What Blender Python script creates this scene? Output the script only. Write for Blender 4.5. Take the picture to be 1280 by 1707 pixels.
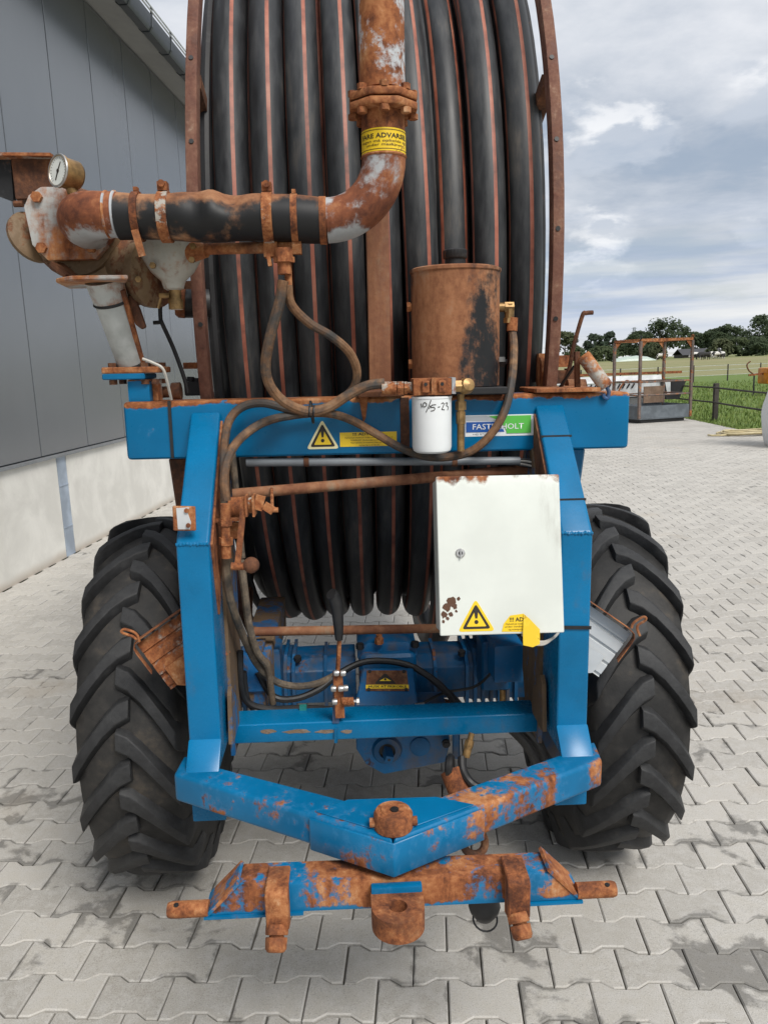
import bpy, bmesh, math, random
from mathutils import Vector, Matrix
R = math.radians
random.seed(7)
for o in list(bpy.data.objects): bpy.data.objects.remove(o)
scene = bpy.context.scene
COL = scene.collection

# ------------------------------------------------------------------ camera
CAM_H, CAM_F = 1.85, 1300.0
CAM_PITCH, CAM_YAW, CAM_ROLL = R(10.6), R(2.4), math.atan(.035)
CAM_POS = Vector((-.09, 0, CAM_H))
fw = Vector((math.sin(CAM_YAW)*math.cos(CAM_PITCH), math.cos(CAM_YAW)*math.cos(CAM_PITCH), -math.sin(CAM_PITCH)))
rt0 = Vector((math.cos(CAM_YAW), -math.sin(CAM_YAW), 0)); up0 = rt0.cross(fw)
cr_, sr_ = math.cos(CAM_ROLL), math.sin(CAM_ROLL)
rt = rt0*cr_ - up0*sr_; up = rt0*sr_ + up0*cr_
cd = bpy.data.cameras.new('camera'); cam = bpy.data.objects.new('camera', cd); COL.objects.link(cam)
cd.sensor_fit = 'VERTICAL'; cd.sensor_height = 36; cd.lens = CAM_F/1707*36; cd.clip_start = .05; cd.clip_end = 3000
cam.matrix_world = Matrix(((rt.x, up.x, -fw.x, CAM_POS.x), (rt.y, up.y, -fw.y, CAM_POS.y), (rt.z, up.z, -fw.z, CAM_POS.z), (0, 0, 0, 1)))
scene.camera = cam

# ------------------------------------------------------------------ sky and sun
SUN_EL, SUN_AZ = R(49), R(150)          # azimuth clockwise from +Y
world = bpy.data.worlds.new('World'); scene.world = world; world.use_nodes = True
SKY_STRENGTH, SUN_STRENGTH, EXPOSURE = .0555, 1.5, 1.07
def build_sky():
    nt = world.node_tree; N = nt.nodes; L = nt.links; N.clear()
    def nd(t, **k):
        n = N.new(t)
        for a, b in k.items(): setattr(n, a, b)
        return n
    def math_(op, a, b=None, clamp=False):
        n = nd('ShaderNodeMath', operation=op, use_clamp=clamp)
        for i, v in enumerate((a, b)):
            if v is None: continue
            if isinstance(v, (int, float)): n.inputs[i].default_value = v
            else: L.new(v, n.inputs[i])
        return n.outputs[0]
    def mr(v, a, b, c, d, smooth=True):
        n = nd('ShaderNodeMapRange', interpolation_type='SMOOTHSTEP' if smooth else 'LINEAR')
        L.new(v, n.inputs[0])
        for i, x in enumerate((a, b, c, d)): n.inputs[i+1].default_value = x
        return n.outputs[0]
    def mix(f, a, b):
        n = nd('ShaderNodeMix', data_type='RGBA')
        if isinstance(f, float): n.inputs[0].default_value = f
        else: L.new(f, n.inputs[0])
        for i, v in ((6, a), (7, b)):
            if isinstance(v, tuple): n.inputs[i].default_value = (*v, 1)
            else: L.new(v, n.inputs[i])
        return n.outputs[2]
    sky = nd('ShaderNodeTexSky', sky_type='NISHITA', sun_disc=False, sun_elevation=SUN_EL, sun_rotation=SUN_AZ, air_density=1.0, dust_density=2.0)
    tc = nd('ShaderNodeTexCoord'); sep = nd('ShaderNodeSeparateXYZ'); L.new(tc.outputs['Generated'], sep.inputs[0])
    z = math_('MAXIMUM', sep.outputs[2], 0.0); zz = math_('ADD', z, .10)
    u = math_('DIVIDE', sep.outputs[0], zz); v = math_('DIVIDE', sep.outputs[1], zz)
    cv = nd('ShaderNodeCombineXYZ'); L.new(u, cv.inputs[0]); L.new(v, cv.inputs[1])
    def noise(sc, det, rough, off, dist=0.0, vec=None):
        mp = nd('ShaderNodeMapping'); L.new(vec or cv.outputs[0], mp.inputs[0]); mp.inputs[1].default_value = off
        n = nd('ShaderNodeTexNoise'); n.inputs['Scale'].default_value = sc; n.inputs['Detail'].default_value = det
        n.inputs['Roughness'].default_value = rough; n.inputs['Distortion'].default_value = dist
        L.new(mp.outputs[0], n.inputs['Vector']); return n.outputs[0]
    big = noise(.55, 8, .55, (3.1, 1.7, 0), .3)
    fine = noise(1.6, 9, .6, (.3, 4.2, 2), .25)
    # cloud deck: bright veils over blue grey undersides
    shade = math_('ADD', math_('MULTIPLY', big, .62), math_('MULTIPLY', fine, .38))
    hi = mr(z, .08, .55, 0, 1)
    s2 = math_('ADD', shade, math_('MULTIPLY', hi, .13))
    deck = mix(mr(s2, .42, .72, 0, 1), (3.5, 4.1, 5.0), (7.6, 7.75, 8.1))
    # low cumulus heaps, wider than tall, seen side-on
    cyl = nd('ShaderNodeCombineXYZ'); az = math_('ARCTAN2', sep.outputs[0], sep.outputs[1])
    L.new(math_('MULTIPLY', az, 1.0), cyl.inputs[0]); L.new(math_('MULTIPLY', z, 2.1), cyl.inputs[1])
    heap = noise(7.0, 9, .55, (1.35, .42, 0), .15, cyl.outputs[0])
    heapu = noise(7.0, 9, .55, (1.35, .36, 0), .15, cyl.outputs[0])
    band = math_('MULTIPLY', mr(z, .05, .10, 0, 1), mr(z, .36, .22, 0, 1))
    hm = math_('MULTIPLY', mr(heap, .505, .60, 0, .92), band)
    lit = mr(math_('SUBTRACT', heap, heapu), -.05, .06, 0, 1)
    heapcol = mix(lit, (8.6, 8.7, 8.9), (4.9, 5.4, 6.2))
    deck2 = mix(hm, deck, heapcol)
    # streaked bands close to the horizon with a pale gap
    st = nd('ShaderNodeCombineXYZ'); L.new(math_('MULTIPLY', az, 1.2), st.inputs[0]); L.new(math_('MULTIPLY', z, 16), st.inputs[1])
    streak = noise(2.2, 6, .5, (0, .3, 0), .2, st.outputs[0])
    lowc = mix(mr(streak, .40, .62, 0, 1), (4.2, 5.0, 6.5), (7.6, 7.7, 7.7))
    low = mr(z, .20, .04, 0, 1)
    col = mix(math_('MULTIPLY', low, .75), deck2, lowc)
    pale = mr(z, .06, .015, 0, .55)
    col = mix(pale, col, (8.2, 8.1, 7.8))
    gap = mr(shade, .47, .40, 0, .22)            # a little blue showing through
    col = mix(gap, col, sky.outputs[0])
    bg = nd('ShaderNodeBackground'); bg.inputs[1].default_value = SKY_STRENGTH; L.new(col, bg.inputs[0])
    out = nd('ShaderNodeOutputWorld'); L.new(bg.outputs[0], out.inputs[0])
build_sky()
sd = bpy.data.lights.new('sun', 'SUN'); sd.energy = SUN_STRENGTH; sd.angle = R(24); sd.color = (1, .96, .9)
sun = bpy.data.objects.new('sun', sd); COL.objects.link(sun)
sdir = Vector((math.sin(SUN_AZ)*math.cos(SUN_EL), math.cos(SUN_AZ)*math.cos(SUN_EL), math.sin(SUN_EL)))
sun.rotation_euler = sdir.to_track_quat('Z', 'Y').to_euler(); sun.location = (0, -5, 12)
vs = scene.view_settings; vs.view_transform = 'Standard'; vs.look = 'None'; vs.exposure = EXPOSURE; vs.gamma = 1; vs.use_curve_mapping = False
scene.render.engine = 'CYCLES'

# ------------------------------------------------------------------ measuring helpers
TILT, ROOT_X, ROOT_Y = R(.9), -.022, 2.85     # the machine leans a little to its right
def ray(px, py): return fw + rt*((px-640)/CAM_F) - up*((py-853.5)/CAM_F)
def loc(p):
    x, y, z = p; x -= ROOT_X
    return Vector((x*math.cos(TILT)-z*math.sin(TILT), y, x*math.sin(TILT)+z*math.cos(TILT)))
def glob(p):
    x, y, z = p
    return Vector((x*math.cos(TILT)+z*math.sin(TILT)+ROOT_X, y, -x*math.sin(TILT)+z*math.cos(TILT)))
def P(px, py, Y):
    d = ray(px, py); return loc(CAM_POS + d*(Y/d.y))
def WP(px, py, Y):
    d = ray(px, py); return CAM_POS + d*(Y/d.y)
def G(px, py, z=0):
    d = ray(px, py); return CAM_POS + d*((z-CAM_H)/d.z)
def proj(p):
    v = Vector(p)-CAM_POS; zc = v.dot(fw)
    if zc < .05: return None
    return 640+CAM_F*v.dot(rt)/zc, 853.5-CAM_F*v.dot(up)/zc, zc

# ------------------------------------------------------------------ mesh helpers
class MB:
    def __init__(s): s.bm = bmesh.new(); s.mi = 0
    def _f(s, vs):
        try:
            f = s.bm.faces.new(vs); f.material_index = s.mi; return f
        except ValueError: return None
    def quadgrid(s, rings, closed=True, cap=True):
        V = [[s.bm.verts.new(p) for p in r] for r in rings]
        n = len(V[0])
        for a, b in zip(V, V[1:]):
            for i in range(n if closed else n-1):
                j = (i+1) % n; s._f((a[i], a[j], b[j], b[i]))
        if cap and closed:
            s._f(V[0][::-1]); s._f(V[-1])
        return V
    def box(s, c, size, rot=None):
        c = Vector(c); h = Vector(size)/2; m = rot or Matrix.Identity(3)
        v = [s.bm.verts.new(c + m @ Vector((x*h.x, y*h.y, z*h.z))) for x in (-1, 1) for y in (-1, 1) for z in (-1, 1)]
        for f in ((0, 1, 3, 2), (4, 6, 7, 5), (0, 4, 5, 1), (2, 3, 7, 6), (0, 2, 6, 4), (1, 5, 7, 3)): s._f([v[i] for i in f])
        return s
    def bb(s, a, b):          # box from two corners
        a, b = Vector(a), Vector(b); return s.box((a+b)/2, [abs(q) for q in (b-a)])
    def bar(s, p0, p1, w, h, upv=(0, 0, 1)):
        p0, p1 = Vector(p0), Vector(p1); d = (p1-p0).normalized(); x = d.cross(Vector(upv))
        if x.length < 1e-4: x = d.cross(Vector((0, 1, 0)))
        x.normalize(); y = x.cross(d)
        s.quadgrid([[p + x*(a*w/2) + y*(b*h/2) for a, b in ((-1, -1), (1, -1), (1, 1), (-1, 1))] for p in (p0, p1)]); return s
    def frame(s, d):
        d = Vector(d).normalized(); a = Vector((0, 0, 1)) if abs(d.z) < .9 else Vector((0, 1, 0))
        x = d.cross(a).normalized(); return x, x.cross(d).normalized(), d
    def lathe(s, prof, o, axis, n=24, cap=True, ph=0):
        o = Vector(o); x, y, d = s.frame(axis)
        s.quadgrid([[o + d*a + (x*math.cos(ph+6.28318*i/n) + y*math.sin(ph+6.28318*i/n))*max(r, 1e-4) for i in range(n)] for r, a in prof], True, cap); return s
    def cyl(s, p0, p1, r0, r1=None, n=20, ph=0):
        p0, p1 = Vector(p0), Vector(p1); r1 = r0 if r1 is None else r1
        return s.lathe([(r0, 0), (r1, (p1-p0).length)], p0, p1-p0, n, True, ph)
    def tube(s, pts, r, n=10, sub=6, closed=False, cap=True):
        pts = [Vector(p) for p in pts]
        if sub > 1: pts = spline(pts, sub, closed)
        rings = []; prev = None
        N = len(pts)
        for i, p in enumerate(pts):
            if closed: d = pts[(i+1) % N]-pts[i-1]
            else: d = pts[min(i+1, N-1)]-pts[max(i-1, 0)]
            d.normalize()
            if prev is None: x, y, _ = s.frame(d)
            else:
                x = prev - d*prev.dot(d); x.normalize(); y = d.cross(x)
            prev = x
            y = d.cross(x)
            rr = r(i/(N-1)) if callable(r) else r
            rings.append([p + (x*math.cos(6.28318*k/n)+y*math.sin(6.28318*k/n))*rr for k in range(n)])
        if closed: rings.append(rings[0])
        s.quadgrid(rings, True, cap and not closed); return s
    def torus(s, o, axis, Rr, r, n=28, m=10):
        o = Vector(o); x, y, d = s.frame(axis)
        s.tube([o+(x*math.cos(6.28318*i/n)+y*math.sin(6.28318*i/n))*Rr for i in range(n)], r, m, 1, True); return s
    def prism(s, poly, fr, z0, z1):   # fr = (origin, ex, ey, ez)
        o, ex, ey, ez = fr
        lo = [o + ex*a + ey*b + ez*z0 for a, b in poly]; hi = [o + ex*a + ey*b + ez*z1 for a, b in poly]
        s.quadgrid([lo, hi]); return s
    def poly(s, pts):
        s._f([s.bm.verts.new(p) for p in pts]); return s
    def hexbolt(s, o, axis, r=.012, h=.01):
        s.cyl(o, Vector(o)+Vector(axis).normalized()*h, r, None, 6); return s
    def bevel(s, w, seg=2, ang=30, mat=1):
        s.bm.normal_update()
        es = [e for e in s.bm.edges if len(e.link_faces) == 2 and e.calc_face_angle(0) > R(ang)]
        bmesh.ops.bevel(s.bm, geom=es, offset=w, segments=seg, affect='EDGES', profile=.6, clamp_overlap=True, material=mat); return s
def spline(pts, sub=6, closed=False):
    out = []; n = len(pts)
    rng = n if closed else n-1
    for i in range(rng):
        if closed: a, b, c, d = pts[i-1], pts[i], pts[(i+1) % n], pts[(i+2) % n]
        else: a, b, c, d = pts[max(i-1, 0)], pts[i], pts[i+1], pts[min(i+2, n-1)]
        for k in range(sub):
            t = k/sub
            out.append(.5*((2*b)+(c-a)*t+(2*a-5*b+4*c-d)*t*t+(3*b-a-3*c+d)*t**3))
    if not closed: out.append(pts[-1].copy())
    return out
FRX = lambda y: (Vector((0, y, 0)), Vector((1, 0, 0)), Vector((0, 0, 1)), Vector((0, -1, 0)))   # plate facing the camera side
FRZ = lambda z: (Vector((0, 0, z)), Vector((1, 0, 0)), Vector((0, 1, 0)), Vector((0, 0, 1)))    # plan outline
FRS = lambda x: (Vector((x, 0, 0)), Vector((0, 1, 0)), Vector((0, 0, 1)), Vector((1, 0, 0)))    # side outline (y, z)

WLOC = {}; EDGE = {}
def thing(name, label, cat, bloc=(0, 0, 0), group=None, rot=(0, 0, 0), wloc=None, kind=None):
    o = bpy.data.objects.new(name, None); COL.objects.link(o); o.empty_display_size = .1
    o.location = wloc if wloc is not None else bloc; o.rotation_euler = rot
    WLOC[o.name] = Vector(bloc)
    if kind: o['kind'] = kind
    if label: o['label'] = label
    if cat: o['category'] = cat
    if group: o['group'] = group
    return o
def obj(name, mb, mat, parent=None, ang=35, label=None, cat=None, group=None, kind=None, origin=None, flat=False):
    bm = mb.bm; bmesh.ops.recalc_face_normals(bm, faces=bm.faces) if not getattr(mb, 'keepn', False) else None
    vs = [v.co for v in bm.verts]
    c = origin if origin is not None else Vector([(min(v[i] for v in vs)+max(v[i] for v in vs))/2 for i in range(3)])
    bmesh.ops.translate(bm, verts=bm.verts, vec=-Vector(c))
    if not isinstance(mat, (list, tuple)):
        if mat.name in EDGE: mat = [mat, EDGE[mat.name]]
        else:
            for f in bm.faces: f.material_index = 0
    me = bpy.data.meshes.new(name); bm.to_mesh(me); bm.free()
    for m in (mat if isinstance(mat, (list, tuple)) else [mat]): me.materials.append(m)
    if not flat:
        me.shade_smooth(); me.set_sharp_from_angle(angle=R(ang))
    o = bpy.data.objects.new(name, me); COL.objects.link(o)
    pl = Vector((0, 0, 0))
    if parent: o.parent = parent; pl = WLOC[parent.name]
    o.location = Vector(c)-pl; WLOC[o.name] = Vector(c)
    if label: o['label'] = label
    if cat: o['category'] = cat
    if group: o['group'] = group
    if kind: o['kind'] = kind
    return o
def put(src, parent, bl, rot=None):   # copy of an object placed at build location bl
    c = src.copy(); COL.objects.link(c); c.parent = parent; c.rotation_euler = (0, 0, 0)
    c.location = Vector(bl)-(WLOC[parent.name] if parent else Vector((0, 0, 0)))
    if rot: c.rotation_euler = rot
    WLOC[c.name] = Vector(bl); return c
def dup_tree(src, wl, rz=0, sc=1, label=None):
    r = src.copy(); COL.objects.link(r); r.location = wl; r.rotation_euler = (0, 0, rz); r.scale = (sc,)*3
    if label: r['label'] = label
    for ch in src.children:
        c = ch.copy(); COL.objects.link(c); c.parent = r
        for g in ch.children:
            d = g.copy(); COL.objects.link(d); d.parent = c
    return r

# ------------------------------------------------------------------ materials
class NT:
    def __init__(s, name):
        s.m = bpy.data.materials.new(name); s.m.use_nodes = True; s.nt = s.m.node_tree; s.N = s.nt.nodes; s.L = s.nt.links
        s.N.clear(); s.out = s.N.new('ShaderNodeOutputMaterial'); s.b = s.N.new('ShaderNodeBsdfPrincipled'); s.L.new(s.b.outputs[0], s.out.inputs[0])
    def nd(s, t, **k):
        n = s.N.new(t)
        for a, b in k.items(): setattr(n, a, b)
        return n
    def put(s, sock, v):
        if isinstance(v, (int, float)): sock.default_value = v
        elif isinstance(v, tuple): sock.default_value = (*v, 1) if len(v) == 3 and sock.type == 'RGBA' else v
        else: s.L.new(v, sock)
    def math(s, op, a, b=0, clamp=False):
        n = s.nd('ShaderNodeMath', operation=op, use_clamp=clamp); s.put(n.inputs[0], a); s.put(n.inputs[1], b); return n.outputs[0]
    def mr(s, v, a, b, c=0, d=1):
        n = s.nd('ShaderNodeMapRange', interpolation_type='SMOOTHSTEP'); s.put(n.inputs[0], v)
        for i, x in enumerate((a, b, c, d)): n.inputs[i+1].default_value = x
        return n.outputs[0]
    def mix(s, f, a, b, mode='MIX'):
        n = s.nd('ShaderNodeMix', data_type='RGBA', blend_type=mode); s.put(n.inputs[0], f); s.put(n.inputs[6], a); s.put(n.inputs[7], b); return n.outputs[2]
    def coords(s, kind='Object', rnd=True, scale=(1, 1, 1)):
        if kind == 'World':
            g = s.nd('ShaderNodeNewGeometry'); v = g.outputs['Position']
        else:
            tc = s.nd('ShaderNodeTexCoord'); v = tc.outputs[kind]
        if rnd:
            oi = s.nd('ShaderNodeObjectInfo'); mm = s.math('MULTIPLY', oi.outputs['Random'], 37.0)
            a = s.nd('ShaderNodeVectorMath', operation='ADD'); s.L.new(v, a.inputs[0]); s.L.new(mm, a.inputs[1]); v = a.outputs[0]
        if scale != (1, 1, 1):
            a = s.nd('ShaderNodeVectorMath', operation='MULTIPLY'); s.L.new(v, a.inputs[0]); a.inputs[1].default_value = scale; v = a.outputs[0]
        return v
    def noise(s, vec, sc, det=6, rough=.6, dist=0):
        n = s.nd('ShaderNodeTexNoise'); s.L.new(vec, n.inputs['Vector'])
        for k, v in (('Scale', sc), ('Detail', det), ('Roughness', rough), ('Distortion', dist)): n.inputs[k].default_value = v
        return n.outputs[0]
    def ramp(s, v, stops):
        n = s.nd('ShaderNodeValToRGB'); s.L.new(v, n.inputs[0]); e = n.color_ramp.elements
        while len(e) < len(stops): e.new(.5)
        for i, (p, c) in enumerate(stops): e[i].position = p; e[i].color = (*c, 1)
        return n.outputs[0]
    def bump(s, h, st=.3, dist=.002):
        n = s.nd('ShaderNodeBump'); n.inputs['Strength'].default_value = st; n.inputs['Distance'].default_value = dist; s.L.new(h, n.inputs['Height']); s.L.new(n.outputs[0], s.b.inputs['Normal'])
    def fin(s, col=None, rough=None, metal=None, spec=None):
        for k, v in (('Base Color', col), ('Roughness', rough), ('Metallic', metal), ('Specular IOR Level', spec)):
            if v is not None: s.put(s.b.inputs[k], v)
        return s.m
RUST = [(.35, (.038, .015, .009)), (.42, (.115, .037, .016)), (.49, (.28, .094, .033)), (.555, (.42, .175, .068)), (.63, (.54, .33, .19))]
RUSTD = [(.34, (.03, .018, .013)), (.45, (.09, .038, .022)), (.54, (.18, .072, .033)), (.66, (.34, .18, .09))]
def weathered(name, base, t=.6, sc=6, streak=0., rough=.38, rust=RUST, top=0., bottom=0., dirt=0., metal=0., var=.12, base2=None, soft=.03, bumpy=.5, rim=.3, spec=.4, toplo=.80):
    M = NT(name); v = M.coords('Object'); vs_ = M.coords('Object', True, (1, 1, 1-streak)) if streak else v
    n1 = M.noise(vs_, sc, 9, .62, .3); n2 = M.noise(v, sc*7, 7, .65)
    m = M.math('ADD', M.math('MULTIPLY', n1, .74), M.math('MULTIPLY', n2, .26))
    if top or bottom:
        tc = M.nd('ShaderNodeTexCoord'); sp = M.nd('ShaderNodeSeparateXYZ'); M.L.new(tc.outputs['Generated'], sp.inputs[0])
        if top: m = M.math('ADD', m, M.mr(sp.outputs[2], toplo, 1.0, 0, top))
        if bottom: m = M.math('ADD', m, M.mr(sp.outputs[2], .25, 0., 0, bottom))
    mask = M.mr(m, t-soft, t+soft)
    n3 = M.noise(vs_, sc*2.3, 8, .68, .4)
    n5 = M.noise(v, sc*11, 5, .7); n6 = M.noise(v, 2.1, 4, .5)
    rc = M.ramp(M.math('ADD', M.math('MULTIPLY', n3, .48), M.math('ADD', M.math('MULTIPLY', n5, .22), M.math('MULTIPLY', n6, .30))), rust)
    n4 = M.noise(v, 3.5, 5, .55)
    lo = tuple(c*(1-var*2.2) for c in base); hi_ = tuple(min(1, c*(1+var)) for c in base)
    pc = M.mix(M.mr(n4, .35, .65), lo, hi_)
    if base2: pc = M.mix(M.mr(n2, .45, .6), pc, base2)
    if dirt:
        nd_ = M.noise(vs_, 9, 7, .65); pc = M.mix(M.mr(nd_, .62-dirt*.35, .85-dirt*.3, 0, min(1, .4+dirt*.5)), pc, (.13, .095, .06))
    # chalky rim round each rust patch
    rm = M.math('MULTIPLY', M.mr(m, t-soft*2.4, t-soft*.6), M.math('SUBTRACT', 1, mask))
    pc = M.mix(M.math('MULTIPLY', rm, rim), pc, tuple(min(1, 1.15*c+.05) for c in base))
    col = M.mix(mask, pc, rc)
    rg = M.math('ADD', M.math('MULTIPLY', mask, .85-rough), M.math('ADD', rough-.05, M.math('MULTIPLY', n2, .12)))
    h = M.math('ADD', M.math('MULTIPLY', mask, M.math('ADD', .35, n3)), M.math('MULTIPLY', n2, .08))
    M.bump(h, bumpy, .0025)
    mt = M.math('MULTIPLY', M.math('SUBTRACT', 1, mask), metal) if metal else 0.0
    return M.fin(col, rg, mt, spec)
def plain(name, col, rough=.5, metal=0., var=.08, sc=20, bump=.15, spec=.5):
    M = NT(name); v = M.coords('Object'); n = M.noise(v, sc, 6, .6); n2 = M.noise(v, sc*.2, 4, .5)
    f = M.math('ADD', M.math('MULTIPLY', n, .5), M.math('MULTIPLY', n2, .5))
    c = M.mix(M.mr(f, .35, .65), tuple(x*(1-var*2) for x in col), tuple(min(1, x*(1+var)) for x in col))
    if bump: M.bump(n, bump, .001)
    return M.fin(c, M.math('ADD', rough-.06, M.math('MULTIPLY', n, .12)), metal, spec)
BLUE = (.0005, .150, .335)
m_blue = weathered('blue paint', BLUE, .715, 5, .45, .26, var=.09, spec=.34, dirt=.10)
m_bluebeam = weathered('blue beam paint with rusty top', BLUE, .70, 6, 0, .28, top=.30, var=.07, spec=.3)
m_blueworn = weathered('worn blue paint', BLUE, .595, 5.5, .45, .33, var=.08, spec=.35)
m_bluerusty = weathered('rust eaten blue paint', BLUE, .535, 6, .62, .33, var=.08, spec=.35)
m_blueedge = weathered('chipped blue edge', (.006, .165, .40), .535, 16, 0, .35, var=.1, spec=.4)
for k in ('blue paint', 'blue beam paint with rusty top', 'worn blue paint', 'rust eaten blue paint'): EDGE[k] = m_blueedge
m_scrape = weathered('scraped paint', (.20, .14, .09), .5, 30, 0, .8, rust=[(.34, (.10, .07, .05)), (.45, (.19, .13, .09)), (.55, (.26, .2, .15)), (.66, (.1, .2, .35))])
m_bluegrime = weathered('blue paint under grime', (.005, .10, .28), .60, 7, .6, .5, rust=RUSTD, dirt=.75, var=.15)
m_bluegear = weathered('blue cast iron', (.002, .105, .27), .61, 7, .2, .42, rust=RUSTD, dirt=.5, var=.15)
m_inner = weathered('grimy inner plate', (.006, .11, .30), .47, 5, .75, .55, rust=[(.25, (.05, .035, .022)), (.45, (.13, .085, .05)), (.6, (.2, .13, .075)), (.75, (.30, .22, .14))], dirt=.5)
m_hitch = weathered('rusty hitch with blue remains', BLUE, .495, 7, .72, .4, dirt=.1, bottom=-.14)
m_hitchedge = weathered('worn hitch edge highlight', (.02, .16, .36), .42, 18, 0, .5, rust=[(.34, (.16, .07, .035)), (.43, (.30, .14, .07)), (.52, (.45, .26, .15)), (.64, (.55, .38, .25))]); EDGE['rusty hitch with blue remains'] = m_hitchedge  # pale worn edge tone that also paints an edge highlight into the colour
m_rust = weathered('rusty steel', (.13, .048, .024), .42, 9, .25, .8, bumpy=.9, rim=0, soft=.12)
m_rustd = weathered('dark rusty steel', (.06, .03, .02), .44, 9, .3, .8, rust=RUSTD, bumpy=.8, rim=0, soft=.12)
m_rustrim = weathered('red brown rim', (.13, .055, .037), .47, 10, .35, .65, rust=[(.34, (.06, .027, .02)), (.44, (.14, .058, .04)), (.54, (.21, .105, .07)), (.66, (.36, .25, .18))], rim=0, soft=.1)
m_column = weathered('rusty column', (.17, .065, .033), .45, 5, .8, .7, rust=[(.34, (.08, .03, .02)), (.44, (.18, .068, .033)), (.54, (.30, .14, .07)), (.64, (.28, .22, .15))], rim=0, soft=.12)
m_galv = weathered('galvanised pipe rusting', (.42, .44, .46), .47, 5, .25, .5, var=.15)
m_galvr = weathered('rusted galvanised elbow', (.40, .41, .42), .44, 5, .2, .55, bottom=-.17, soft=.05, rust=[(.34, (.04, .016, .012)), (.43, (.11, .035, .018)), (.52, (.22, .07, .03)), (.6, (.36, .15, .065)), (.68, (.5, .3, .18))])
m_galvw = weathered('grey galvanised sheet', (.55, .57, .58), .66, 7, .2, .42, var=.1)
m_galvrr = weathered('rusted galvanised sheet', (.42, .41, .37), .455, 9, .3, .55, soft=.05)
m_zinc = weathered('pale zinc casting', (.40, .40, .385), .475, 5, .7, .55, var=.18, soft=.07)
m_leg = weathered('pale grey galvanised leg', (.47, .485, .47), .60, 4, .6, .5, var=.2, soft=.06)
m_bell = weathered('rust streaked alloy', (.40, .385, .34), .49, 6, .9, .5, var=.22, soft=.08)
m_tank = weathered('rusty black tank', (.012, .012, .014), .475, 4.5, .7, .45, rust=[(.36, (.07, .03, .018)), (.45, (.20, .078, .036)), (.54, (.33, .145, .068)), (.66, (.36, .23, .15))], soft=.05, rim=0)
m_brass = plain('grimy brass', (.36, .22, .09), .45, .6, .25, 60)
m_pump = weathered('brown pump casting', (.20, .13, .07), .52, 7, .3, .65, rust=RUSTD)
m_white = weathered('white cabinet paint', (.70, .73, .68), .725, 6, .75, .32, top=.17, toplo=.90, var=.03)
m_whited = weathered('white cabinet door', (.70, .73, .68), .70, 7, .86, .30, top=.23, toplo=.88, var=.035, soft=.05, dirt=.04)
m_filter = plain('white filter can', (.80, .82, .83), .3, 0, .02, 8, .02)
m_black = plain('black rubber', (.018, .018, .019), .5, 0, .2, 40)
m_blacksteel = weathered('black grimy steel', (.02, .02, .022), .63, 9, 0, .55, rust=RUSTD)
m_hose = weathered('rust dusted hydraulic hose', (.035, .03, .026), .485, 8, 0, .6, rust=[(.34, (.07, .035, .02)), (.43, (.15, .075, .036)), (.52, (.23, .125, .065)), (.64, (.30, .20, .12))], soft=.10, bumpy=.3)
m_hosed = weathered('dusty hydraulic hose', (.05, .043, .036), .47, 12, 0, .7, rust=[(.34, (.08, .06, .045)), (.44, (.15, .11, .075)), (.54, (.22, .17, .12)), (.66, (.30, .24, .18))], soft=.12, bumpy=.2)
m_rubhose = weathered('black rubber sleeve', (.010, .010, .011), .63, 4, .1, .5, rust=[(.34, (.10, .042, .022)), (.43, (.24, .10, .045)), (.52, (.36, .18, .09)), (.64, (.46, .30, .19))], soft=.07, top=.27, toplo=.48, rim=0)
m_clamp = weathered('hose clamp', (.42, .39, .34), .455, 14, 0, .5)
m_conduit = plain('grey plastic conduit', (.20, .22, .24), .45, 0, .08, 14)
m_yellow = plain('yellow sticker', (.85, .58, .02), .4, 0, .03, 20, .02)
m_yellowr = weathered('worn yellow sticker', (.85, .58, .02), .575, 12, 0, .45, var=.05, rust=[(.34, (.10, .035, .02)), (.45, (.2, .07, .03)), (.55, (.34, .15, .06)), (.66, (.5, .3, .1))])
m_cream = plain('cream sticker edge', (.85, .78, .45), .4, 0, .03, 20, .02)
m_ink = plain('dark ink', (.025, .018, .012), .5, 0, .1, 20, 0)
m_inkbrown = plain('brown ink', (.10, .05, .01), .5, 0, .1, 20, 0)
m_logow = plain('white sticker', (.78, .80, .82), .35, 0, .02, 20, 0)
m_logob = plain('blue print', (.01, .09, .38), .35, 0, .02, 20, 0)
m_logog = plain('green print', (.10, .48, .07), .35, 0, .02, 20, 0)
m_dial = plain('gauge dial', (.72, .74, .70), .25, 0, .03, 20, 0)
m_steel = plain('bright steel', (.55, .54, .52), .35, .8, .1, 40)
m_wire = plain('pale wire', (.5, .47, .42), .5, 0, .1, 40, 0)
m_teal = plain('teal clip', (.02, .22, .2), .5)
def m_pipe_hose():
    M = NT('black polyethylene hose'); v = M.coords('Object', True, (6, 1, 1)); n = M.noise(v, 7, 7, .62); w = M.noise(M.coords('Object', True), 1.3, 4, .5)
    f = M.math('ADD', M.math('MULTIPLY', n, .55), M.math('MULTIPLY', w, .45))
    c = M.ramp(f, [(.34, (.011, .012, .013)), (.46, (.022, .0235, .026)), (.56, (.045, .047, .049)), (.68, (.10, .09, .08))])
    M.bump(n, .15, .002)
    return M.fin(c, M.math('ADD', .33, M.math('MULTIPLY', n, .3)), 0, .42)
m_pe = m_pipe_hose()
def m_stripe_():
    M = NT('faded orange stripe'); n = M.noise(M.coords('Object', True), 9, 6, .6)
    return M.fin(M.ramp(n, [(.3, (.13, .045, .03)), (.5, (.33, .10, .06)), (.7, (.42, .17, .11))]), .5)
m_stripe = m_stripe_()
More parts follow.
